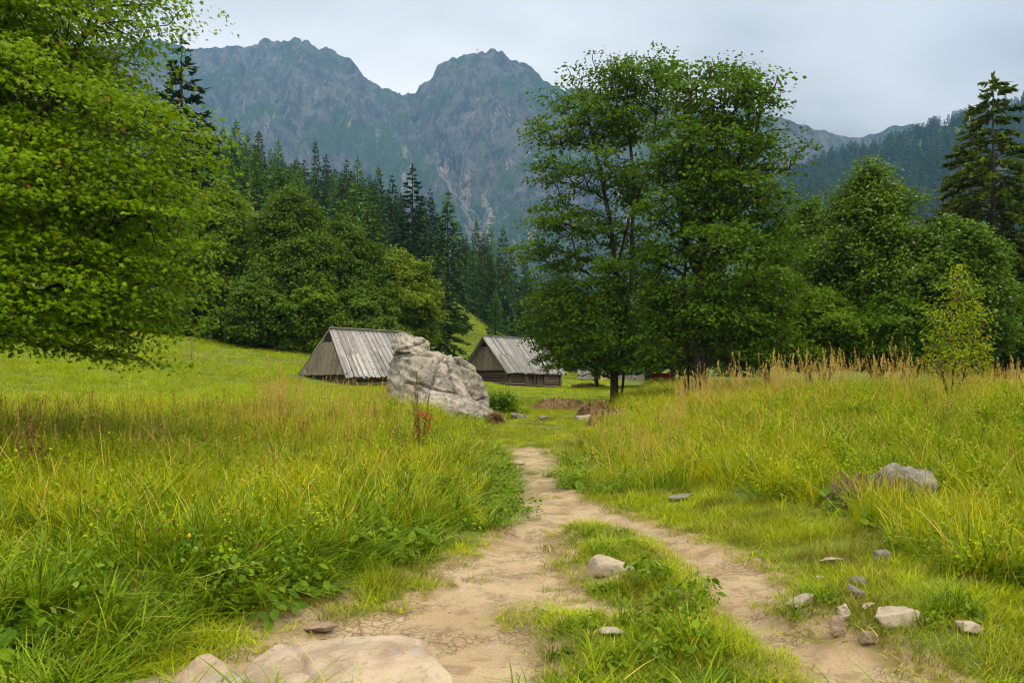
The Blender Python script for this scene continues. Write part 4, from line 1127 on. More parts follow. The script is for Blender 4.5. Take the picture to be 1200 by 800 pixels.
def build_boulder():
    d = 30.5; bx = (510-600)/1000*d
    bz = ZC + d*(HOR-490)/1000
    s = d/1000.
    q = lambda px, py, y: ((px-510)*s, y, (490-py)*s)
    main = [q(452,478,.2), q(453,440,.3), q(459,412,.5), q(470,406,.6), q(488,409,-.1), q(516,414,-.2), q(540,419,-.3), q(556,430,-.1), q(566,446,.1), q(573,463,.2), q(571,478,.1),
            q(484,424,-.75), q(478,500,-1.2), q(500,500,-1.75), q(496,440,-1.15), q(520,440,-1.05), q(548,470,-1.2), q(540,500,-1.5), q(570,500,-.6), q(450,500,.2), q(462,420,1.6), q(540,428,1.6), q(566,470,1.5), q(455,500,1.6), q(566,500,1.5), q(505,412,.9)]
    lumpa = [q(459,409,.1), q(460,398,.1), q(467,389,.3), q(473,388,.3), q(481,393,.2), q(483,401,0), q(482,412,-.35), q(462,413,-.2), q(465,395,1.1), q(480,396,1.1), q(470,415,1.2), q(486,415,1.1)]
    lumpb = [q(481,410,-.25), q(483,397,.1), q(490,394,.1), q(496,396,.1), q(500,404,.1), q(501,412,-.1), q(484,418,-.45), q(500,417,-.4), q(485,397,.9), q(497,399,.9), q(500,415,1.), q(480,415,1.)]
    foot = [q(488,462,-1.2), q(500,484,-2.0), q(512,470,-1.75), q(530,466,-1.6), q(556,470,-1.3), q(570,474,-1.0), q(566,486,-1.2), q(530,494,-1.9), q(490,500,-1.9), q(560,500,-1.1), q(500,500,0), q(560,495,0)]
    gr = [(q(548,445,-.8), (1,.15,.42), .12, .045, 1.8), (q(530,440,-.9), (1,.1,.1), .085, .04, .95), (q(516,430,-.9), (.9,.1,-.35), .10, .045, .9),
          (q(512,456,-1.2), (.25,.1,1), .12, .045, 1.0), (q(556,470,-.9), (-.35,0,1), .10, .04, .9), (q(498,418,-.4), (.15,.5,1), .09, .05, .9), (q(478,408,-.2), (-.45,.1,1), .12, .05, .9), (q(468,440,-.3), (1,0,.3), .08, .05, 1.0), (q(534,425,-.5), (.3,.2,1), .07, .05, .8)]
    me = rock_mesh('boulder', [main, lumpa, lumpb, foot], .03, M_BOULDER, 3, amp=.075, freq=1.35, grooves=[(a_, b_, c_*1.5, d_*.85, e_*1.3) for a_, b_, c_, d_, e_ in gr], fine=.9, smooth_it=1, strata=((.45, .1, 1), 3.2, .05))
    o = link('boulder', me, loc=(bx, d, bz)); tag(o, 'huge pale grey limestone boulder with cracks and a knob on top, between the two huts', 'boulder')
    slab = [q(506,474,-2.0), q(512,470,-1.9), q(530,472,-2.1), q(556,480,-2.3), q(574,489,-2.3), q(581,493,-2.4), q(570,497,-2.6), q(530,492,-2.7), q(508,484,-2.5), q(506,505,-1.4), q(575,505,-1.6), q(520,505,-2.7), q(565,505,-2.6)]
    slab = [(a, b, c + .42) for a, b, c in slab]
    me = rock_mesh('rock_slab', [slab], .03, M_BOULDER, 9, amp=.05, freq=2.0, strata=((.35, .1, 1), 5.0, .03))
    o = link('rock_slab', me, loc=(bx, d, bz)); tag(o, 'low sloping limestone slab at the foot of the huge boulder', 'rock')
build_boulder()

def stone(name, label, px, py, wpx, hpx, seed, mat, sink=.35, depth=.7, tilt=0.0, yaw=0.0, flat_=False, amp=.10, cat='stone', group=None, hull=None, lo=3.0):
    """px,py: middle of the visible stone; wpx,hpx: its size in the view"""
    x, y, g = on_ground(px, py + hpx*.45, lo)
    k = y/1000.; w, h = wpx*k, hpx*k
    dp = w*depth
    # a lying stone shows its top as well as its front
    see = (ZC-g)/y
    hh = max(h - dp*see*.75, .35*h)
    rng = np.random.default_rng(seed)
    P = []
    for i in range(15):
        v = rng.normal(size=3); v /= np.linalg.norm(v)
        e = np.sign(v)*np.abs(v)**(.62 if flat_ else .85)
        P.append((e[0]*w*.52, e[1]*dp*.5, e[2]*hh*.5/(1-sink)*1.0))
    P = np.array(P) if hull is None else np.array([(a*w, b*dp, c*hh/(1-sink)) for a, b, c in hull])
    if tilt: 
        c, s_ = math.cos(tilt), math.sin(tilt); P = np.stack([P[:, 0]*c + P[:, 2]*s_, P[:, 1], -P[:, 0]*s_ + P[:, 2]*c], -1)
    gr = [((-.2*w, -.1*dp, .4*hh), (.8, .5, .1), .035*w, .012*w, .42*w), ((.12*w, 0, .4*hh), (.6, -.7, .2), .022*w, .010*w, .36*w)] if hull is not None else ()
    me = rock_mesh(name, [P], max(w, hh)/(60 if w > .8 else 34), mat, seed, amp=amp*min(w, hh)*.8, freq=2.2/max(w, .05), fine=.6, grooves=gr, smooth_it=1)
    full = hh/(1-sink)
    o = link(name, me, loc=(x, y + dp*.32, gz(x, y + dp*.32) + full*(.5-sink) + (.02 if w < .5 else 0)), rotz=yaw); tag(o, label, cat, group)
    return o

def build_stones():
    S = lambda *a, **k: stone('stone', *a, **k)
    S('large flat tan slab at the bottom edge left of the path, with bluish lichen stains', 400, 780, 270, 72, 61, M_SLAB, sink=.45, depth=.55, amp=.10, cat='rock', hull=[(-.5,-.1,.05),(-.47,.2,.25),(-.40,.42,.40),(-.1,.5,.46),(.20,.55,.52),(.30,.45,.50),(.50,-.35,.30),(.47,-.55,.2),(-.1,-.55,.36),(-.42,-.35,.24),(.1,0,.55),(-.2,.05,.5),(-.5,-.2,-.5),(.5,-.6,-.5),(.3,.6,-.5),(-.45,.5,-.5),(0,-.6,-.5)])
    S('pointed tan rock at the bottom edge, left of the large flat slab', 238, 790, 122, 58, 62, M_SLAB, sink=.3, depth=.6, amp=.07, cat='rock', hull=[(-.5,0,-.3),(-.28,-.25,.2),(-.13,.05,.52),(-.05,.2,.5),(.12,-.05,.26),(.5,-.1,-.12),(.45,.2,-.2),(-.3,.4,.1),(.1,.5,.1),(-.2,-.5,-.1),(.3,-.5,-.2),(-.5,-.4,-.5),(.5,-.5,-.5),(.5,.4,-.5),(-.5,.4,-.5)])
    S('smooth rounded rock cut by the bottom edge, leftmost of the foreground rocks', 166, 806, 118, 30, 63, M_SLAB, sink=.4, depth=.6, amp=.04, cat='rock')
    S('small tan stone on the bare soil just above the large flat slab', 375, 739, 46, 13, 64, M_STONEB)
    g = None
    S('long tan stone leaning on the grassy island in the middle of the path', 721, 663, 60, 19, 65, M_STONE, sink=.38, depth=.45, amp=.07, hull=[(-.5,0,.30),(-.42,-.25,.52),(-.30,.1,.60),(-.05,.1,.42),(.25,0,.12),(.5,.05,-.22),(.42,-.25,-.2),(.05,-.4,.1),(-.35,-.45,.1),(-.5,.3,0),(.3,.4,-.1),(-.2,.45,.3),(-.45,-.3,-.5),(.45,-.3,-.5),(.4,.4,-.5),(-.4,.4,-.5)])
    S('small tan stone peeping out of the lower grass island, above its leafy front', 715, 742, 40, 10, 66, M_STONE)
    S('big grey rock with a dark hollow side, set in tall grass on the right', 1067, 566, 78, 40, 67, M_STONEG, sink=.3, depth=.6, amp=.16, hull=[(-.5,.1,.2),(-.38,-.3,.5),(-.2,0,.62),(.1,.1,.52),(.4,0,.34),(.5,.1,.1),(.35,-.4,.1),(-.1,-.45,.30),(-.42,-.3,.1),(-.3,-.1,-.5),(.4,-.4,-.5),(.5,.4,-.5),(-.4,.4,-.5),(0,.5,.3)], cat='rock')
    S('flat pale stone alone in the short grass above the tiny stone and dark hole', 978, 659, 36, 10, 68, M_STONE)
    S('rounded grey stone half covered by the long grass tuft on the right', 1036, 653, 24, 14, 69, M_STONEG)
    S('tiny pale stone beside the dark hole on the right verge', 962, 681, 16, 8, 70, M_STONE)
    S('round light grey stone right of the dark hole on the verge', 1007, 683, 22, 13, 71, M_STONEG)
    S('narrow stone lying aslant just below the round light grey stone', 1005, 697, 28, 12, 72, M_STONEG, tilt=.5, depth=.4, sink=.25)
    S('long flat pale stone tilted towards the right path branch', 942, 705, 42, 14, 73, M_STONE, tilt=-.3, depth=.4, sink=.3)
    S('upper of the two brownish stones stuck in the eroded bank', 989, 720, 18, 18, 74, M_STONE, depth=.6, sink=.25)
    S('lower of the two brownish stones stuck in the eroded bank', 984, 738, 24, 22, 75, M_STONEB, depth=.6, sink=.25)
    S('broad flat pinkish stone, largest of those by the right path branch', 1057, 723, 60, 24, 76, M_STONE, flat_=True, sink=.4)
    S('dark earthy stone in the soil below the broad pinkish stone', 1022, 753, 28, 16, 77, M_STONEB)
    S('low tan stone touching the left end of the broad pinkish stone', 1022, 713, 22, 10, 78, M_STONE)
    S('small pale stone in the short grass right of and above the broad pinkish stone', 1110, 704, 30, 10, 79, M_STONEG)
    S('tan stone with a grassy edge, lowest right of the stones', 1139, 738, 36, 15, 80, M_STONE)
    S('pale stone at the edge of tall grass above the right path branch', 800, 583, 36, 9, 81, M_STONEG)
    S('small flat stone in the dirt beside the grassy island', 826, 687, 16, 8, 82, M_STONEG)
    S('low pale stone strip across the far end of the path', 606, 543, 26, 5, 83, M_STONE)
    S('pale flat stone in the short grass beyond the path end', 607, 487, 30, 8, 84, M_STONEG)
    S('white flat stone beside the dry hay heaps', 686, 488, 22, 7, 85, M_STONE)
    S('small white stone in the short grass between boulder and hay heaps', 637, 490, 12, 5, 86, M_STONEG)
    S('dark reddish stone in the lush grass left of the path', 517, 627, 18, 8, 87, plain('dark red stone', (.07, .03, .03)))
build_stones()

# summit cross on the mountain
def build_cross():
    x, y, z = CROSS_AT
    mb = MB(3); mb.box((0, 0, 7.5), (1.3, 1.3, 19)); mb.box((0, 0, 12.0), (6.5, 1.1, 1.3))
    m = plain('iron', (.09, .09, .09), .6)
    o = mb.build('summit_cross', m); o.location = (x, y, z - 1); tag(o, 'tiny iron cross on top of the right mountain peak', 'cross')
build_cross()

# ------------------------------------------------------------------ grass and herbs
M_GRASS = foliage('meadow grass', (.10, .165, .002), (.56, .53, .004), alt=(.48, .34, .08), altf=.09, transl=.25, rough=.42, spec=.06, big=(.19, .255, .003), bigscale=.22, trans_tint=(1.2, 1.15, .5))
M_LUSH = foliage('lush grass', (.028, .080, .002), (.25, .35, .005), alt=(.40, .33, .10), altf=.04, transl=.22, rough=.36, spec=.10, trans_tint=(1.2, 1.2, .5))
M_LAWN = foliage('short grass', (.095, .175, .003), (.44, .48, .005), alt=(.45, .34, .10), altf=.08, transl=.25, rough=.5, spec=.06, big=(.16, .17, .02), bigscale=.9, trans_tint=(1.2, 1.15, .5))
M_SEED = foliage('ripe grass heads', (.34, .24, .06), (.56, .43, .14), alt=(.26, .12, .04), altf=.10, transl=.3, rough=.7, spec=.06)
M_RED = foliage('reddish dock and sorrel', (.13, .07, .024), (.27, .16, .055), transl=.25, rough=.7, spec=.06)
M_HERB = foliage('herb leaves', (.035, .100, .005), (.18, .28, .012), alt=(.22, .28, .06), altf=.03, transl=.35, rough=.42, spec=.06)
M_FORB = foliage('meadow forbs', (.075, .155, .003), (.31, .39, .004), alt=(.36, .24, .05), altf=.03, transl=.25, rough=.45, spec=.06)
M_MOWN = foliage('fresh mown turf', (.115, .205, .002), (.42, .49, .004), alt=(.42, .36, .10), altf=.05, transl=.25, rough=.5, spec=.06)
M_STRAW = foliage('dry hay', (.15, .095, .045), (.36, .25, .13), transl=.15, rough=.85, spec=.06)
M_FLOWER_R = plain('dark red clover heads', (.15, .018, .035), .7)
M_FLOWER_Y = plain('yellow flowers', (.55, .42, .02), .7)

def blades(rng, n, rad, h, hs, w, lean, arch, segs=4, center_bias=1.0, z0=-.02):
    r = rad*rng.random(n)**.5; a = rng.uniform(0, 2*PI, n)
    root = np.stack([r*np.cos(a), r*np.sin(a), np.full(n, z0)], -1)
    H = np.clip(rng.normal(h, hs, n), h*.35, h*1.8)
    az = rng.uniform(0, 2*PI, n)*.65 + a*.35
    out = np.stack([np.cos(az), np.sin(az), np.zeros(n)], -1)
    ln = np.abs(rng.normal(lean, lean*.6, n)); ar = np.clip(rng.normal(arch, arch*.5, n), 0, 1.3)
    yaw = az + PI/2 + rng.normal(size=n)*.5
    side = np.stack([np.cos(yaw), np.sin(yaw), np.zeros(n)], -1)
    W = w*rng.uniform(.6, 1.3, n)
    V = []
    for i in range(segs+1):
        s = i/segs
        p = root + np.array([0, 0, 1.])*(H*(s - .42*ar*s**2.2))[:, None] + out*(H*(ln*s + .62*ar*s**2))[:, None]
        if i == segs: V.append(p)
        else:
            ww = (W*.5*(1 - .75*s**1.6))[:, None]
            V += [p - side*ww, p + side*ww]
    V = np.stack(V, 1)
    nv = 2*segs + 1; o = (np.arange(n)*nv)[:, None]
    q = np.concatenate([o + np.array([[2*i, 2*i+1, 2*i+3, 2*i+2]]) for i in range(segs-1)])
    t = o + np.array([[2*segs-2, 2*segs-1, 2*segs]])
    rn = rng.random(n)
    return V.reshape(-1, 3), q, t, np.tile(rn, segs-1), rn

def tuft(name, rng, layers, mat):
    V, Q, T, rq, rt, off = [], [], [], [], [], 0
    for l in layers:
        v, q, t, a, b = blades(rng, *l[0], **l[1])
        V.append(v); Q.append(q+off); T.append(t+off); rq.append(a); rt.append(b); off += len(v)
    return mesh_np(name, np.concatenate(V), [np.concatenate(Q), np.concatenate(T)], [mat], {'rnd': ('FACE', np.concatenate(rq+rt))})

def stalks(name, rng, n, rad, h, hs, head, hw, mat, ngrain=26, lean=.12, nod=.25):
    """thin stems carrying a loose seed head of many small grains"""
    mb = MB(int(rng.integers(1e6)))
    C, T, S, N, rn = [], [], [], [], []
    for i in range(n):
        r = rad*math.sqrt(rng.random()); a = rng.uniform(0, 6.28); H = max(.3*h, rng.normal(h, hs)); az = rng.uniform(0, 6.28); ln = abs(rng.normal(lean, lean*.5))
        f = lambda s: np.array([r*math.cos(a) + H*ln*s*s*math.cos(az)*(1+nod*s), r*math.sin(a) + H*ln*s*s*math.sin(az)*(1+nod*s), H*(s - .10*ln*s*s)-.02])
        mb.tube([tuple(f(s)) for s in (0, .4, .75, 1.)], [.0022, .0018, .0014, .0008], 3, tint=rng.random(), cap=False)
        hl = head*rng.uniform(.7, 1.3); m = int(ngrain*rng.uniform(.6, 1.3)); tint = rng.random()
        for j in range(m):
            u = rng.random(); s = 1 - hl/H*(1-u)
            sp = hw*(1-u)**.6*rng.uniform(.1, 1.)
            b = rng.uniform(0, 6.28); o = np.array([math.cos(b), math.sin(b), rng.uniform(-.2, .8)])
            C.append(f(s) + o*sp); T.append(o*.4 + np.array([0, 0, 1.])); S.append(rng.uniform(.012, .026)); N.append(rng.normal(size=3)); rn.append(np.clip(tint*.6 + .4*rng.random(), 0, .999))
    lv = leaves_mesh(name, np.array(C), np.array(N), np.array(T), np.array(S), T_KITE, mat, np.array(rn))
    st = mesh_np(name, np.array(mb.v), [np.array(mb.f4, np.int32).reshape(-1, 4)], [mat], {'rnd': ('FACE', mb.r4)})
    return [lv, st]

def herb(name, rng, n, rad, h, size, mat, tpl=None):
    tpl = tpl or (np.array([(0,-.5,0),(.28,-.22,.03),(.36,.05,-.01),(.22,.36,-.06),(0,.58,-.14),(-.22,.36,-.06),(-.36,.05,-.01),(-.28,-.22,.03),(0,0,-.05)]), np.array([(8,i,(i+1) % 8) for i in range(8)])[:, [0, 2, 1]])
    r = rad*np.sqrt(rng.random(n)); a = rng.uniform(0, 6.28, n)
    out = np.stack([np.cos(a), np.sin(a), np.zeros(n)], -1)
    C = out*r[:, None] + np.stack([np.zeros(n), np.zeros(n), h*(1.05 - .75*(r/rad)**1.3)*rng.uniform(.35, 1.1, n)], -1)
    N = np.array([0, 0, 1.]) + out*.55 + rng.normal(size=(n, 3))*.35
    return leaves_mesh(name, C, N, out + rng.normal(size=(n, 3))*.5, size*rng.uniform(.6, 1.35, n), tpl, mat, rng.random(n))

LAWN_PX = [(100,840),(140,785),(270,722),(395,688),(495,655),(560,632),(604,606),(606,560),(590,528),(556,505),(522,494),(502,486),(560,470),(585,452),(720,446),(727,474),(738,484),(702,508),(664,545),(648,556),(668,584),(760,577),(830,567),(900,590),(960,593),(1010,620),(1060,647),(1120,670),(1280,708),(1280,840)]
HUTS = []
def zone(P):
    """0 path, 1 short grass, 2 tall grass, 3 upper hay meadow"""
    x, y, z = P[:, 0], P[:, 1], P[:, 2]
    u, v = proj(x, y, z)
    u = u + 14*pn(x*.9, y*.6, 3.); v = v + 5*pn(x*1.1, y*.8, 6.)
    lawn = (sdist(LAWN_PX, u, v) < 0) | ((y > 44) & (u > 520) & (u < 760)) | (y > 64)
    up = (y > 26) & (x < -5.5) & ~lawn
    zn = np.where(lawn, 1, np.where(up, 3, 2))
    return np.where(path_sd(x, y) < .02, 0, zn), u, v

def sample(rng, y0, y1, dens):
    n = int(dens*(y1-y0)*(.66*(y0+y1) + 3.0))
    y = np.sqrt(rng.uniform(y0*y0, y1*y1, n)); x = rng.uniform(-1, 1, n)*(.66*y + 1.5)
    sd = path_sd(x, y)
    return np.stack([x, y, GHP(x, y, sd)], -1), sd

def blocked(P):
    x, y = P[:, 0], P[:, 1]
    b = np.zeros(len(P), bool)
    for o in SC.objects:
        if o.parent is None and o.get('category') in ('hut', 'boulder', 'shed'):
            if o.type == 'EMPTY':
                c, s = math.cos(o.rotation_euler[2]), math.sin(o.rotation_euler[2]); dx, dy = x-o.location[0], y-o.location[1]
                b |= (np.abs(dx*c+dy*s) < 3.3) & (np.abs(-dx*s+dy*c) < 2.1)
            else: b |= ((x-o.location[0])**2/3.2 + (y-o.location[1]-.4)**2/1.6) < 1
        elif o.type == 'MESH' and o.parent is None and o.get('category') in ('stone', 'rock'):
            d = o.dimensions; r = max(d[0], d[1])*.42
            if o['label'].startswith('big grey rock'): b |= ((x-o.location[0]+.05)**2/.42 + (y-o.location[1]+.5)**2/.5) < 1
            b |= (x-o.location[0])**2 + (y-o.location[1])**2 < r*r
    return b

def build_grass():
    bpy.context.view_layer.update()
    rng = np.random.default_rng(77)
    tall = [tuft('meadow', rng, [((24, .17, .48, .13, .0085, .28, .50), {}), ((22, .19, .28, .09, .0095, .42, .65), {})], M_GRASS) for _ in range(5)]
    forb = [joined([herb('forb', rng, 90, .16, .46, .038, M_FORB), tuft('forb', rng, [((9, .14, .44, .1, .005, .2, .2), {})], M_FORB)]) for _ in range(3)]
    tall = tall + forb
    lush = [tuft('lush', rng, [((24, .13, .48, .11, .0125, .24, .85), {}), ((20, .17, .26, .08, .0115, .45, .7), {})], M_LUSH) for _ in range(4)]
    lawn = [tuft('short', rng, [((64, .19, .055, .022, .0055, .6, .6), {'segs': 3}), ((22, .17, .11, .035, .0068, .45, .75), {'segs': 3})], M_LAWN) for _ in range(4)]
    mown = [tuft('mown', rng, [((64, .19, .055, .022, .0055, .6, .6), {'segs': 3}), ((22, .17, .11, .035, .0068, .45, .75), {'segs': 3})], M_MOWN) for _ in range(4)]
    seed = [stalks('heads', rng, 4, .22, .90, .16, .22, .034, M_SEED, 34) for _ in range(4)]
    red = [stalks('sorrel', rng, 5, .2, .70, .12, .22, .012, M_RED, 22) for _ in range(2)]
    hb = [herb('herb', rng, 48, .18, .24, .058, M_HERB) for _ in range(3)] + [herb('herb', rng, 14, .16, .20, .11, M_HERB) for _ in range(2)] + [herb('nettle', rng, 80, .17, .40, .042, M_HERB) for _ in range(2)]
    bt, bl, bs, bh, bg, br, bm_ = [], [], [], [], [], [], []      # (point, size, source)
    bands = [(4.3, 8, 46, 84, 1.0), (8, 14, 30, 60, 1.05), (14, 25, 19, 24, 1.2), (25, 45, 8.5, 11, 1.75), (45, 72, 3.6, 4, 2.4)]
    for y0, y1, dt, dl, sc in bands:
        P, sd = sample(rng, y0, y1, max(dt, dl))
        z, u, v = zone(P); ok = ~blocked(P)
        keep_t = rng.random(len(P)) < dt/max(dt, dl)
        clump = pn(P[:, 0]*1.5, P[:, 1]*1.2, 25.)
        m = (z == 2) & ok & keep_t & (clump > rng.uniform(-.75, .05, len(P)))
        nearp = np.exp(-np.maximum(sd, 0)/.9)                                  # lush growth along the path edge
        patch = pn(P[:, 0]*.45, P[:, 1]*.45, 20.)
        islush = m & (rng.random(len(P)) < np.clip(.10 + .85*nearp + .45*np.maximum(patch, 0) + .55*sstep(560, 680, v)*(u < 620), 0, .95)) & (P[:, 1] < 26)
        hgt = .80 + .34*pn(P[:, 0]*.7, P[:, 1]*.7, 31.) + .30*rng.random(len(P)) + .25*np.maximum(clump, 0)
        edge = .42 + .58*sstep(.05, 1.5, sd)
        hgt = hgt*edge*np.where(P[:, 1] < 7, .82, 1.0)
        for sel, lst, arr in ((m & ~islush, tall, bt), (islush, lush, bg)):
            i = np.where(sel)[0]; ns = len(lst); pk = rng.integers(0, ns, len(i))
            if lst is tall:
                fo = rng.random(len(i)) < .30 + .45*pn(P[i, 0]*.6, P[i, 1]*.5, 45.); pk = np.where(fo, 5 + rng.integers(0, 3, len(i)), rng.integers(0, 5, len(i)))
            arr.append((P[i], np.stack([np.full(len(i), sc)*rng.uniform(.8, 1.2, len(i))]*2 + [hgt[i]*(1 + .15*(sc-1))], -1), pk))
        m = (z == 3) & ok & keep_t
        i = np.where(m)[0]
        bm_.append((P[i], np.stack([np.full(len(i), sc*1.1)]*2 + [rng.uniform(1.5, 3.2, len(i))], -1), rng.integers(0, 4, len(i))))
        keep_l = rng.random(len(P)) < dl/max(dt, dl)
        dens = np.clip(sd/.16, 0, 1)                                           # thins out towards the bare soil
        m = (z == 1) & ok & keep_l & (rng.random(len(P)) < dens) & ((sd > .45) | (pn(P[:, 0]*3.3, P[:, 1]*3.3, 40.) > -.38) )
        i = np.where(m)[0]
        isl = np.zeros(len(i))
        for pl in (ISL_A, ISL_B): isl = np.maximum(isl, sstep(-.02, -.30, sdist(pl, P[i, 0], P[i, 1])))
        hh = rng.uniform(.7, 1.5, len(i))*(1 - .25*isl + .8*np.maximum(0, pn(P[i, 0]*1.3, P[i, 1]*1.3, 50.)))*np.clip(.5 + sd[i]*1.2, .5, 1)
        far = P[i, 1] + 6*pn(P[i, 0]*.3, P[i, 1]*.3, 33.) > 38
        row = (P[i], np.stack([np.full(len(i), sc)*rng.uniform(.8, 1.2, len(i))]*2 + [hh], -1), rng.integers(0, 4, len(i)))
        bl.append(tuple(q[~far] for q in row)); bm_.append(tuple(q[far] for q in row))
    # tufts that lie on the bare soil
    P, sd = sample(rng, 4.5, 16, 22); n3 = pn(P[:, 0]*1.7, P[:, 1]*1.7, 61.)
    i = np.where((sd < -.02) & (sd > -.8) & (n3 > .40))[0]
    bl.append((P[i], np.stack([np.full(len(i), .55)]*2 + [rng.uniform(.5, 1.0, len(i))], -1), rng.integers(0, 4, len(i))))
    # bright slope far behind the huts
    n = 2600; y = np.sqrt(rng.uniform(72**2, 150**2, n)); uu = rng.uniform(490, 720, n); x = (uu-600)/1000*y
    bm_.append((np.stack([x, y, GH(x, y)], -1), np.stack([np.full(n, 4.5)]*2 + [rng.uniform(2, 3.5, n)], -1), rng.integers(0, 4, n)))
    # ripe heads: golden belts on both sides, reddish sorrel in the left meadow
    def belt(arr, k, n, u0, u1, y0, y1, smin, smax, dens=None):
        y = np.sqrt(rng.uniform(y0*y0, y1*y1, n)); uu = rng.uniform(u0, u1, n); x = (uu-600)/1000*y
        P = np.stack([x, y, GHP(x, y)], -1); z, u, v = zone(P)
        w = pn(x*.6, y*.45, 70.) + .5*pn(x*2, y*2, 71.)
        i = np.where(((z == 2) | (z == 3)) & ~blocked(P) & (w > rng.uniform(-.55, .45, n)))[0]
        s = rng.uniform(smin, smax, len(i)); arr.append((P[i], np.stack([s*.9, s*.9, s], -1), rng.integers(0, k, len(i))))
    belt(bs, 4, 330, 790, 1080, 21, 30, .95, 1.6); belt(bs, 4, 220, 720, 1260, 13, 30, .7, 1.1); belt(bs, 4, 230, 1040, 1300, 17, 30, .8, 1.15)
    belt(bs, 4, 200, 300, 480, 16, 28, .8, 1.25); belt(bs, 4, 190, -40, 420, 10, 24, .6, 1.0); belt(bs, 4, 16, 305, 340, 20, 23, 1.3, 1.7); belt(bs, 4, 200, 660, 800, 12, 24, .6, .9)
    belt(br, 2, 150, -40, 340, 12, 23, .7, 1.2); belt(br, 2, 90, 340, 480, 12, 22, .7, 1.0); belt(br, 2, 80, 760, 1240, 12, 24, .7, 1.1)
    # broad leaved herbs along the path edges and in the tall grass
    P, sd = sample(rng, 4.5, 17, 14); z, u, v = zone(P)
    pr = np.where(z == 2, .10 + .55*np.exp(-np.maximum(sd, 0)/.6) + .5*np.maximum(0, pn(P[:, 0]*.8, P[:, 1]*.8, 90.)), 0)
    isl = np.minimum(sdist([flat(*p) for p in [(690,660),(770,690),(830,700),(815,738),(745,730),(690,690)]], P[:, 0], P[:, 1]), sdist([flat(*p) for p in [(660,750),(740,740),(850,770),(880,815),(650,815)]], P[:, 0], P[:, 1]))
    pr = np.where((z == 1) & (isl < 0), .55, pr)
    i = np.where((rng.random(len(P)) < pr) & ~blocked(P))[0]
    s = rng.uniform(.55, 1.15, len(i)); bh.append((P[i], np.stack([s]*3, -1), rng.choice(7, len(i), p=[.22, .22, .22, .02, .02, .15, .15])))
    for px0, py0, n_, s0 in ((545, 492, 12, 1.1), (525, 490, 10, 1.1), (590, 484, 10, 1.2), (430, 640, 12, 1.3), (560, 600, 10, 1.1), (300, 690, 8, 1.2), (1010, 590, 10, 1.2), (70, 745, 6, 1.2)):
        x0, y0, _ = on_ground(px0, py0)
        x = x0 + rng.normal(size=n_)*.032*y0; y = y0 + rng.normal(size=n_)*.035*y0
        bh.append((np.stack([x, y, GHP(x, y)], -1), np.stack([rng.uniform(.7, 1.2, n_)*s0]*3, -1), rng.integers(0, 7, n_)))
    # coarse sedge tufts and herbs on the leafy fronts of the grassy islands, and on the verge by the stones
    for poly, n_, s0 in (([(690,655),(770,685),(830,705),(812,738),(745,728),(690,690)], 34, .36), ([(640,752),(740,742),(850,775),(880,815),(640,815)], 46, .40), ([(1040,650),(1200,690),(1200,720),(1060,672)], 26, .75), ([(1065,742),(1120,735),(1150,755),(1080,765)], 10, .55), ([(640,640),(720,630),(760,660),(700,670)], 14, .30), ([(905,720),(960,708),(980,730),(930,738)], 9, .4)):
        pw = [flat(*p) for p in poly]; xs, ys = [p[0] for p in pw], [p[1] for p in pw]
        x = rng.uniform(min(xs), max(xs), 900); y = rng.uniform(min(ys), max(ys), 900)
        i = np.where(sdist(pw, x, y) < 0)[0][:n_]; P = np.stack([x[i], y[i], GHP(x[i], y[i])], -1); b_ = ~blocked(P); P = P[b_]
        s = rng.uniform(.7, 1.2, len(P))*s0; bg.append((P, np.stack([s*1.1, s*1.1, s], -1), rng.integers(0, 4, len(P))))
        j = rng.random(len(P)) < .5; bh.append((P[j] + [0.05, -.05, 0], np.stack([s[j]*1.25]*3, -1), rng.integers(0, 3, j.sum())))
    cat = lambda b: tuple(np.concatenate([q[j] for q in b]) for j in range(3))
    for nm, src, b, tl in (('meadow_grass', tall, bt, .10), ('lush_grass', lush, bg, .10), ('short_grass', lawn, bl, .05), ('mown_grass', mown, bm_, .05), ('seed_grass', seed, bs, .06), ('sorrel_stalks', red, br, .06), ('herb_leaves', hb, bh, .08)):
        P, S, I = cat(b)
        scatter(nm, [(nm, s if isinstance(s, list) else [s]) for s in src], P, S, rng, tl, I)
    # a few flower heads
    for nm, m, n_, h0 in (('clover_flowers', M_FLOWER_R, 170, .42), ('yellow_flowers', M_FLOWER_Y, 60, .42)):
        C = []; dirs = rng.normal(size=(14, 3)); dirs /= np.linalg.norm(dirs, axis=1)[:, None]
        fl = leaves_mesh(nm, dirs*.012 + np.array([0, 0, h0]), dirs, np.tile([0, 0, 1.], (14, 1)) + .3*dirs, np.full(14, .018), T_KITE, m, np.full(14, .5))
        mb = MB(5); mb.tube([(0, 0, 0), (.01, 0, h0*.5), (0, 0, h0)], [.002, .0018, .0015], 3, cap=False)
        st = mesh_np('s', np.array(mb.v), [np.array(mb.f4, np.int32).reshape(-1, 4)], [M_LUSH], {'rnd': ('FACE', mb.r4)})
        P, sd = sample(rng, 6, 20, 6); z, u, v = zone(P); i = np.where(z == 2)[0]; rng.shuffle(i); i = i[:n_]
        scatter(nm, [(nm, [fl, st])], P[i], rng.uniform(.8, 1.35, len(i)), rng, .12)
    # pebbles and crumbs on the path
    pb = []
    for j in range(3):
        P_ = rng.normal(size=(14, 3)); P_ /= np.linalg.norm(P_, axis=1)[:, None]; P_ *= np.array([.5, .38, .26])
        pb.append(rock_mesh('pebble', [P_], .12, M_STONE if j else M_STONEB, 200+j, amp=.05, freq=2.))
    P, sd = sample(rng, 4.6, 18, 16); i = np.where((sd < .0) & (rng.random(len(sd)) < .25 + .8*np.exp(-np.abs(sd)/.15)))[0]; P = P[i]
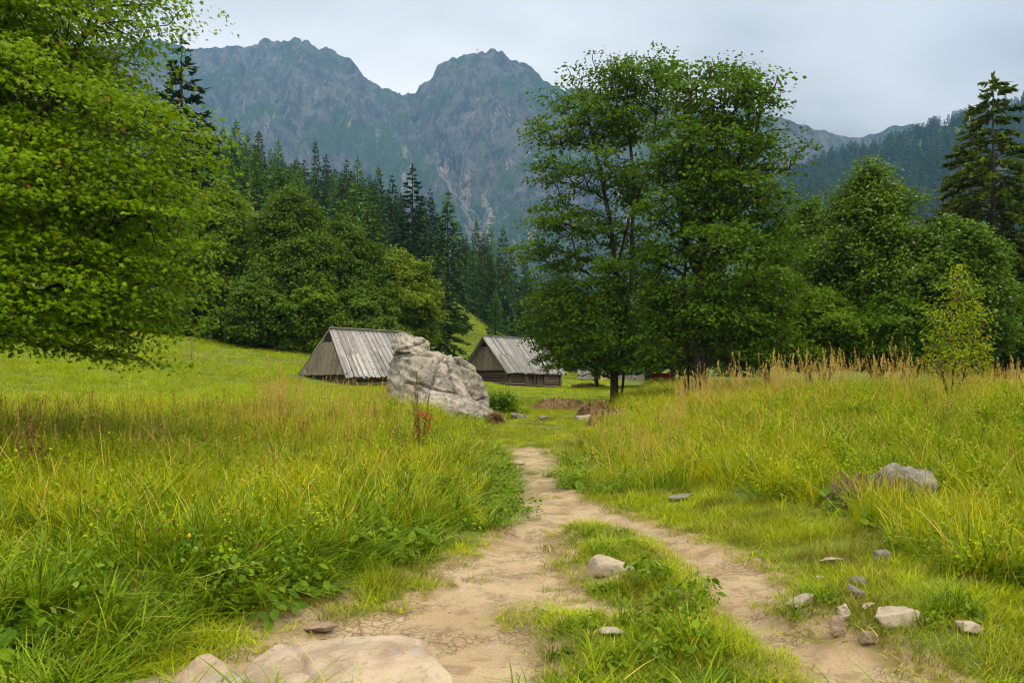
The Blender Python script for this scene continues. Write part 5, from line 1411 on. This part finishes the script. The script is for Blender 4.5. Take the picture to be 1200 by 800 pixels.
    strip = (np.array([(-.04,-.5,0),(.04,-.5,.01),(.03,.5,.02),(-.03,.5,0)]), np.array([(0,1,2),(0,2,3)]))
    n = 9; C = np.stack([rng.normal(size=n)*.10, rng.normal(size=n)*.10, np.full(n, .006)], -1)
    lit = [leaves_mesh('litter', C, np.tile([0, 0, 1.], (n, 1)) + rng.normal(size=(n, 3))*.12, rng.normal(size=(n, 3))*[1, 1, .05], rng.uniform(.03, .10, n), strip, M_STRAW, rng.random(n)) for _ in range(3)]
    Q, sq = sample(rng, 4.6, 16, 9); j = np.where((sq < .05) & (sq > -1.2) & (rng.random(len(sq)) < .15 + .6*np.exp(-np.abs(sq)/.25)))[0]
    scatter('plant_litter', [('l', [m]) for m in lit], Q[j], rng.uniform(.7, 1.2, len(j)), rng, .03)
    scatter('pebbles', [('p', [m]) for m in pb], P, .009 + .034*rng.random(len(P))**5, rng, .2)
build_grass()

# ------------------------------------------------------------------ single plants, hay, far odds and ends
def build_willow():
    x, y, z = on_ground(1115, 476, 12, 40); k = y/1000.; b = (x, y, z)
    q = lambda px, py, rx, ry, dy=0.: px_blob(y, px, py, rx, ry, b, dy, rx*k)
    blobs = [q(1122,335,16,26), q(1100,372,18,20), q(1140,372,20,22), q(1120,385,26,24,-.2), q(1092,405,14,14), q(1148,405,20,16), q(1118,420,38,16,-.2), q(1095,432,20,12), q(1140,432,24,12), q(1118,360,14,26,.2)]
    S = lambda px, py, dy=0.: ((px-600)*k - x, dy, (HOR-py)*k + ZC - z)
    tr = [[(0,0,-.1), S(1116,455), S(1118,420), S(1121,375), S(1123,330)], [(.03,0,-.1), S(1110,455,.05), S(1102,425,.05), S(1097,395,.05)], [(.05,.02,-.1), S(1122,455,-.05), S(1134,425,-.05), S(1142,385,-.05)]]
    broadleaf('willow_bush', 'slender yellow green willow bush standing in the golden grass on the right', b, 61, tr, [b_[:3] + tuple(v*.8 for v in b_[3:]) for b_ in blobs], 340, .14, 16, .10, .26, .9, M_WILLOW, M_BARK, r0=.035, tpl=T_LONG, rmin=.002, cat='bush', parts=('stems', 'foliage'), up=.6, outw=.4, tip=.003)
    x, y, z = on_ground(586, 484, 20, 50); b = (x, y, z)
    broadleaf('bush', 'small dark green bush at the right end of the huge boulder', b, 62, [[(0,0,-.1),(0,0,.3),(.1,0,.6)], [(.1,0,-.1),(-.3,-.1,.4)], [(.05,0,-.1),(.4,0,.4)]], [(0,0,.5,.55,.5,.4),(-.35,-.1,.35,.4,.4,.3),(.35,0,.3,.4,.4,.28)], 160, .12, 24, .10, .2, .8, M_HERB, M_BARK, r0=.02, rmin=.002, cat='bush', parts=('stems', 'foliage'), tip=.003)
build_willow()

def dock(label, px, py, top, seed, redleaf, lo=8):
    x, y, g = on_ground(px, py, lo); h = (py-top)/1000*y*1.05
    rng = np.random.default_rng(seed)
    r = thing('dock_plant', label, 'plant', (x, y, g))
    mb = MB(seed); C, T, N, S = [], [], [], []
    for i in range(5):
        a = rng.uniform(0, 6.28); hh = h*(1 - .12*i); sp = .04 + .02*i
        f = lambda s: np.array([sp*math.cos(a)*s*2, sp*math.sin(a)*s*2, hh*s])
        mb.tube([tuple(f(s)) for s in (0, .35, .7, 1.)], [.008, .006, .004, .002], 5, cap=False)
        for j in range(230):
            s = rng.uniform(.30, 1.); o = rng.normal(size=3); o /= np.linalg.norm(o)
            C.append(f(s) + o*.17*(1.12-s)*rng.random()); T.append(o + np.array([0, 0, -.5])); N.append(o); S.append(rng.uniform(.018, .035))
    link('stem', mesh_np('stem', np.array(mb.v), [np.array(mb.f4, np.int32).reshape(-1, 4)], [M_RED], {'rnd': ('FACE', mb.r4)}), r)
    link('seed_heads', leaves_mesh('seed_heads', np.array(C), np.array(N), np.array(T), np.array(S), T_KITE, M_RED, rng.random(len(C))), r)
    if redleaf:
        n = 16; a = rng.uniform(0, 6.28, n); o = np.stack([np.cos(a), np.sin(a), np.zeros(n)], -1)
        C = o*rng.uniform(.08, .22, n)[:, None] + np.stack([np.zeros(n), np.zeros(n), rng.uniform(.22, .55, n)*h], -1)
        m = foliage('red dock leaf', (.16, .035, .014), (.30, .10, .02), transl=.4, rough=.5)
        link('leaf', leaves_mesh('leaf', C, o*.5 + np.array([0, 0, .8]) + rng.normal(size=(n, 3))*.3, o + np.array([0, 0, -.6]), rng.uniform(.12, .24, n), T_LONG, m, rng.random(n)), r)
dock('tall rusty brown dock plant with red leaves in front of the huge boulder', 493, 540, 440, 1, True)
dock('short dark brown dock stalk at the left edge of the meadow', 31, 566, 492, 2, False)

def hay_heap(label, px, py, wpx, hpx, seed, mat=None, depth=.6):
    x, y, g = on_ground(px, py + hpx*.5, 15, 120); k = y/1000.; w, h = wpx*k, hpx*k*.95; dp = w*depth
    rng = np.random.default_rng(seed)
    n = 1500; a = rng.uniform(0, 6.28, n); r = np.sqrt(rng.random(n))
    X, Y = r*np.cos(a)*w/2, r*np.sin(a)*dp/2
    ht = lambda X, Y: h*np.clip(1 - (2*X/w)**2 - (2*Y/dp)**2, 0, 1)**.6*(1 + .35*pn(X*2.2, Y*2.2, seed*1.3))
    Z = ht(X, Y)
    C = np.stack([X, Y, Z + .01*rng.random(n)], -1)
    N = np.stack([X*2/w, Y*2/dp, np.full(n, .8)], -1) + rng.normal(size=(n, 3))*.3
    T = np.stack([X/w, Y/dp, np.full(n, -.5)], -1)*1.2 + rng.normal(size=(n, 3))*.6
    strip = (np.array([(-.035,-.5,0),(.035,-.5,0),(.03,.5,-.05),(-.03,.5,-.05)]), np.array([(0,1,2),(0,2,3)]))
    straw = leaves_mesh('straw', C, N, T, rng.uniform(.25, .6, n), strip, mat or M_STRAW, rng.random(n))
    gx, gy = np.meshgrid(np.linspace(-1, 1, 26), np.linspace(-1, 1, 18)); rr = np.hypot(gx, gy); sc = np.maximum(np.abs(gx), np.abs(gy))/np.maximum(rr, 1e-6)
    gx, gy = gx*sc*w/2, gy*sc*dp/2
    V = np.stack([gx, gy, ht(gx, gy)*.97 - .05], -1).reshape(-1, 3); i = np.arange(26*18).reshape(18, 26)
    body = mesh_np('body', V, [np.stack([i[:-1, :-1], i[:-1, 1:], i[1:, 1:], i[1:, :-1]], -1).reshape(-1, 4)], [mat or M_STRAW], {'rnd': ('FACE', np.full(17*25, .3))}, True)
    o = link('hay_heap', joined([body, straw]), loc=(x, y, g)); tag(o, label, 'hay heap')
M_HAYR = foliage('reddish old hay', (.15, .075, .035), (.28, .16, .08), transl=.1, rough=.85, spec=.06)
hay_heap('long low heap of brown dry hay, farthest left of the heaps beside the slim trunk', 656, 475, 66, 9, 1)
hay_heap('rounded brown hay heap in the middle of the heaps beside the slim trunk', 698, 481, 46, 13, 2)
hay_heap('nearest brown hay heap, sloping down into the tall grass beside the slim trunk', 716, 491, 56, 12, 3)
hay_heap('thin reddish strip of old hay in front of the grey plank shed', 690, 453, 44, 3, 4, M_HAYR)
hay_heap('small dark clump of dead grass on the short turf right of the boulder slab', 581, 493, 8, 7, 5, M_STRAW, .8)

def build_roots():
    x, y, g = on_ground(1012, 592, 6, 30); rng = np.random.default_rng(8); mb = MB(4)
    for i in range(150):
        a = rng.uniform(-.45, .55); b = rng.uniform(-.15, .2); h = rng.uniform(.15, .42)
        mb.tube([(a, b, h), (a + rng.normal()*.05, b - .08, h*.65), (a + rng.normal()*.12, b - .14 - .05*rng.random(), h*.2), (a + rng.normal()*.2, b - .2, -.03)], [.006, .006, .005, .003], 4, cap=False)
    o = mb.build('dry_roots', wood_mat('dry roots', (.09, .052, .028), (.20, .125, .07), (.04, .024, .014), (10, 10, 10))); o.location = (x, y, g)
    tag(o, 'tangle of brown dry roots hanging beside the hollow of the big grey rock', 'roots')
build_roots()

def build_stake():
    x, y, g = on_ground(224, 422, 20, 70); mb = MB(2)
    mb.tube([(0, 0, -.2), (.03, 0, .7), (.0, 0, 1.25)], [.05, .045, .035], 7)
    o = mb.build('wooden_stake', M_GABLE); o.location = (x, y, g); tag(o, 'thin weathered stake standing alone at the top of the upper meadow', 'post')
build_stake()

def build_far_things():
    d = 84.; k = d/1000.
    at = lambda px, py: ((px-600)*k, d, ZC + (HOR-py)*k)
    # plank shed
    x, y, _ = at(688, 448); z = gz(x, y); w, h = 20*k, 1.75
    r = thing('plank_shed', 'grey plank shed peeping out under the branches right of the farther hut', 'shed', (x, y+1, z), R(-6))
    mb = MB(11)
    for i in range(7): mb.box((0, -1.0, .12 + h*(i+.5)/7), (w, .05 + .02*(i % 2), h/7*.96))
    for s in (-1, 1):
        for i in range(7): mb.box((s*(w/2-.03), 0, .12 + h*(i+.5)/7), (.05, 1.9, h/7*.96))
    mb.build('wall', M_ROOF, r)
    mb = MB(12)
    for s in (-1, 1):
        nrm = Vector((0, s*.8, 1.1)).normalized()
        for i in range(12):
            xx = -w/2 - .2 + (w+.4)*(i+.5)/12
            mb.board((xx, 0, h+1.05), (xx, s*1.35, h+.02), (1, 0, 0), (w+.4)/12*1.03, nrm, .04 + .02*(i % 2))
    mb.build('roof', M_ROOF, r)
    mb = MB(13); mb.box((w/2+.22, -1.05, .95), (.2, .2, 1.9)); o = mb.build('wooden_post', M_FRESH); o.location = (x, y+1, z); tag(o, 'pale square wooden post at the right corner of the grey plank shed', 'post')
    # small gabled board shelter
    x, y, _ = at(706, 447); z = gz(x, y)
    r = thing('small_shelter', 'little orange tan wooden shelter with a gabled top, right of the pale post', 'shelter', (x, y, z), R(10))
    mb = MB(14); mb.box((0, 0, .45), (.62, .5, .9)); mb.build('box', M_FRESH, r)
    mb = MB(15)
    for s in (-1, 1): mb.board((0, -.36, 1.5), (s*.46, -.36, 1.02), (0, 1, 0), .06, (s*.5, 0, 1), .05); mb.board((0, 0, 1.5), (s*.48, 0, 1.0), (0, 1, 0), .78, (s*.5, 0, 1), .05)
    mb.hexa([(-.4,-.3,1.02),(.4,-.3,1.02),(.4,.3,1.02),(-.4,.3,1.02),(-.02,-.3,1.46),(.02,-.3,1.46),(.02,.3,1.46),(-.02,.3,1.46)])
    mb.build('roof', wood_mat('orange brown boards', (.40, .20, .09), (.50, .28, .15), (.25, .12, .06), (20, 20, 3)), r)
    # low dry stone wall running on to the right
    rng = random.Random(4); mb = MB(16); xx = 0.
    while xx < 3.4:
        for zz in (.14, .38):
            s = rng.uniform(.28, .5); m = Matrix.Rotation(rng.uniform(-.2, .2), 3, 'Z') @ Matrix.Rotation(rng.uniform(-.12, .12), 3, 'Y')
            mb.box((xx + s/2, rng.uniform(-.05, .05), zz), (s, .4, .25), m)
        xx += .38
    x, y, _ = at(714, 448); o = mb.build('stone_wall', M_STONEG); o.location = (x, y+.4, gz(x, y)); tag(o, 'low wall of rough grey stones behind the slim trunk', 'wall')
    # red bench with a seated visitor
    d2 = 62.; x, y = (780-600)/1000*d2, d2; z = gz(x, y)
    red = wood_mat('red painted boards', (.34, .022, .018), (.44, .04, .03), (.20, .02, .016), (3, 20, 20))
    lift = max(0, ZC + (HOR-452)/1000*d2 - z)
    r = thing('picnic_bench', 'red painted bench seen over the golden grass between the two middle trunks', 'bench', (x-.3, y, z), R(4))
    for nm, c, s in (('seat', (0, -.05, .45), (1.5, .36, .05)), ('backrest', (0, .2, .78), (1.5, .05, .34))):
        mb = MB(17); mb.box(c, s); mb.build(nm, red, r)
    for s in (-1, 1):
        mb = MB(18); mb.box((s*.6, -.02, .21), (.08, .36, .43)); mb.box((s*.6, .21, .62), (.07, .05, .7)); mb.build('leg', red, r)
    return (x+.75, y, z)
BENCH_END = build_far_things()

def build_person():
    x, y, z = BENCH_END
    J = {'pel': (0, 0, .55), 'wst': (0, .02, .78), 'chs': (0, .0, 1.02), 'nck': (0, -.01, 1.17), 'chn': (0, -.04, 1.25), 'hed': (0, -.05, 1.37)}
    E = [('pel', 'wst'), ('wst', 'chs'), ('chs', 'nck'), ('nck', 'chn'), ('chn', 'hed')]
    rad = {'pel': .15, 'wst': .135, 'chs': .145, 'nck': .055, 'chn': .075, 'hed': .10}
    for s, n in ((-1, 'l'), (1, 'r')):
        for k, p, r_, a in (('sh', (s*.17, 0, 1.08), .062, 'chs'), ('el', (s*.24, -.06, .82), .045, 'sh'), ('wr', (s*.14, -.26, .68), .033, 'el'), ('ha', (s*.10, -.33, .66), .036, 'wr'),
                            ('hp', (s*.09, -.03, .52), .095, 'pel'), ('kn', (s*.11, -.42, .50), .068, 'hp'), ('an', (s*.11, -.44, .10), .042, 'kn'), ('to', (s*.12, -.58, .05), .038, 'an')):
            J[k+n] = p; rad[k+n] = r_; E.append((a if a in J else a+n, k+n))
    ks = list(J); me = bpy.data.meshes.new('body'); me.from_pydata([J[q] for q in ks], [(ks.index(a), ks.index(b)) for a, b in E], [])
    o = bpy.data.objects.new('t', me); COL.objects.link(o)
    o.modifiers.new('k', 'SKIN'); sv = me.skin_vertices[0].data
    for i, q in enumerate(ks): sv[i].radius = (rad[q], rad[q]); sv[i].use_root = (q == 'pel')
    sb = o.modifiers.new('s', 'SUBSURF'); sb.levels = sb.render_levels = 2
    body = bpy.data.meshes.new_from_object(o.evaluated_get(bpy.context.evaluated_depsgraph_get()))
    bpy.data.objects.remove(o)
    mats = [plain('pink jacket', (.55, .17, .16), .8, .1), plain('dark trousers', (.05, .055, .075), .8, .1), plain('skin', (.48, .29, .21), .6, .05)]
    for m in mats: body.materials.append(m)
    for p in body.polygons:
        c = p.center; p.material_index = 2 if c.z > 1.17 or (c.y < -.25 and .6 < c.z < .74) else (0 if c.z > .60 else 1)
    body.polygons.foreach_set('use_smooth', np.ones(len(body.polygons), bool))
    r = thing('person', 'person in a pink jacket sitting at the right end of the red bench', 'person', (x-.25, y-.02, z), R(15))
    link('body', body, r)
    n = 160; rng = np.random.default_rng(2); dv = rng.normal(size=(n, 3)); dv /= np.linalg.norm(dv, axis=1)[:, None]; dv[:, 2] = np.abs(dv[:, 2])*1.0 - .25; dv[:, 1] += .25
    link('hair', leaves_mesh('hair', np.array([0, -.035, 1.39]) + dv*.10, dv, np.tile([0, .2, -1.], (n, 1)), np.full(n, .085), T_KITE, plain('brown hair', (.10, .055, .03), .6), np.full(n, .5)), r)
    fm = MB(6); fm.box((0, -.158, 1.345), (.022, .03, .05)); fm.build('nose', mats[2], r)
    fm = MB(7)
    for s in (-1, 1): fm.box((s*.036, -.142, 1.378), (.022, .012, .010))
    fm.build('eyes', plain('eye', (.03, .02, .02), .3), r)
    fm = MB(8); fm.box((0, -.138, 1.30), (.05, .012, .010)); fm.build('mouth', plain('lips', (.35, .12, .10), .5), r)
build_person()
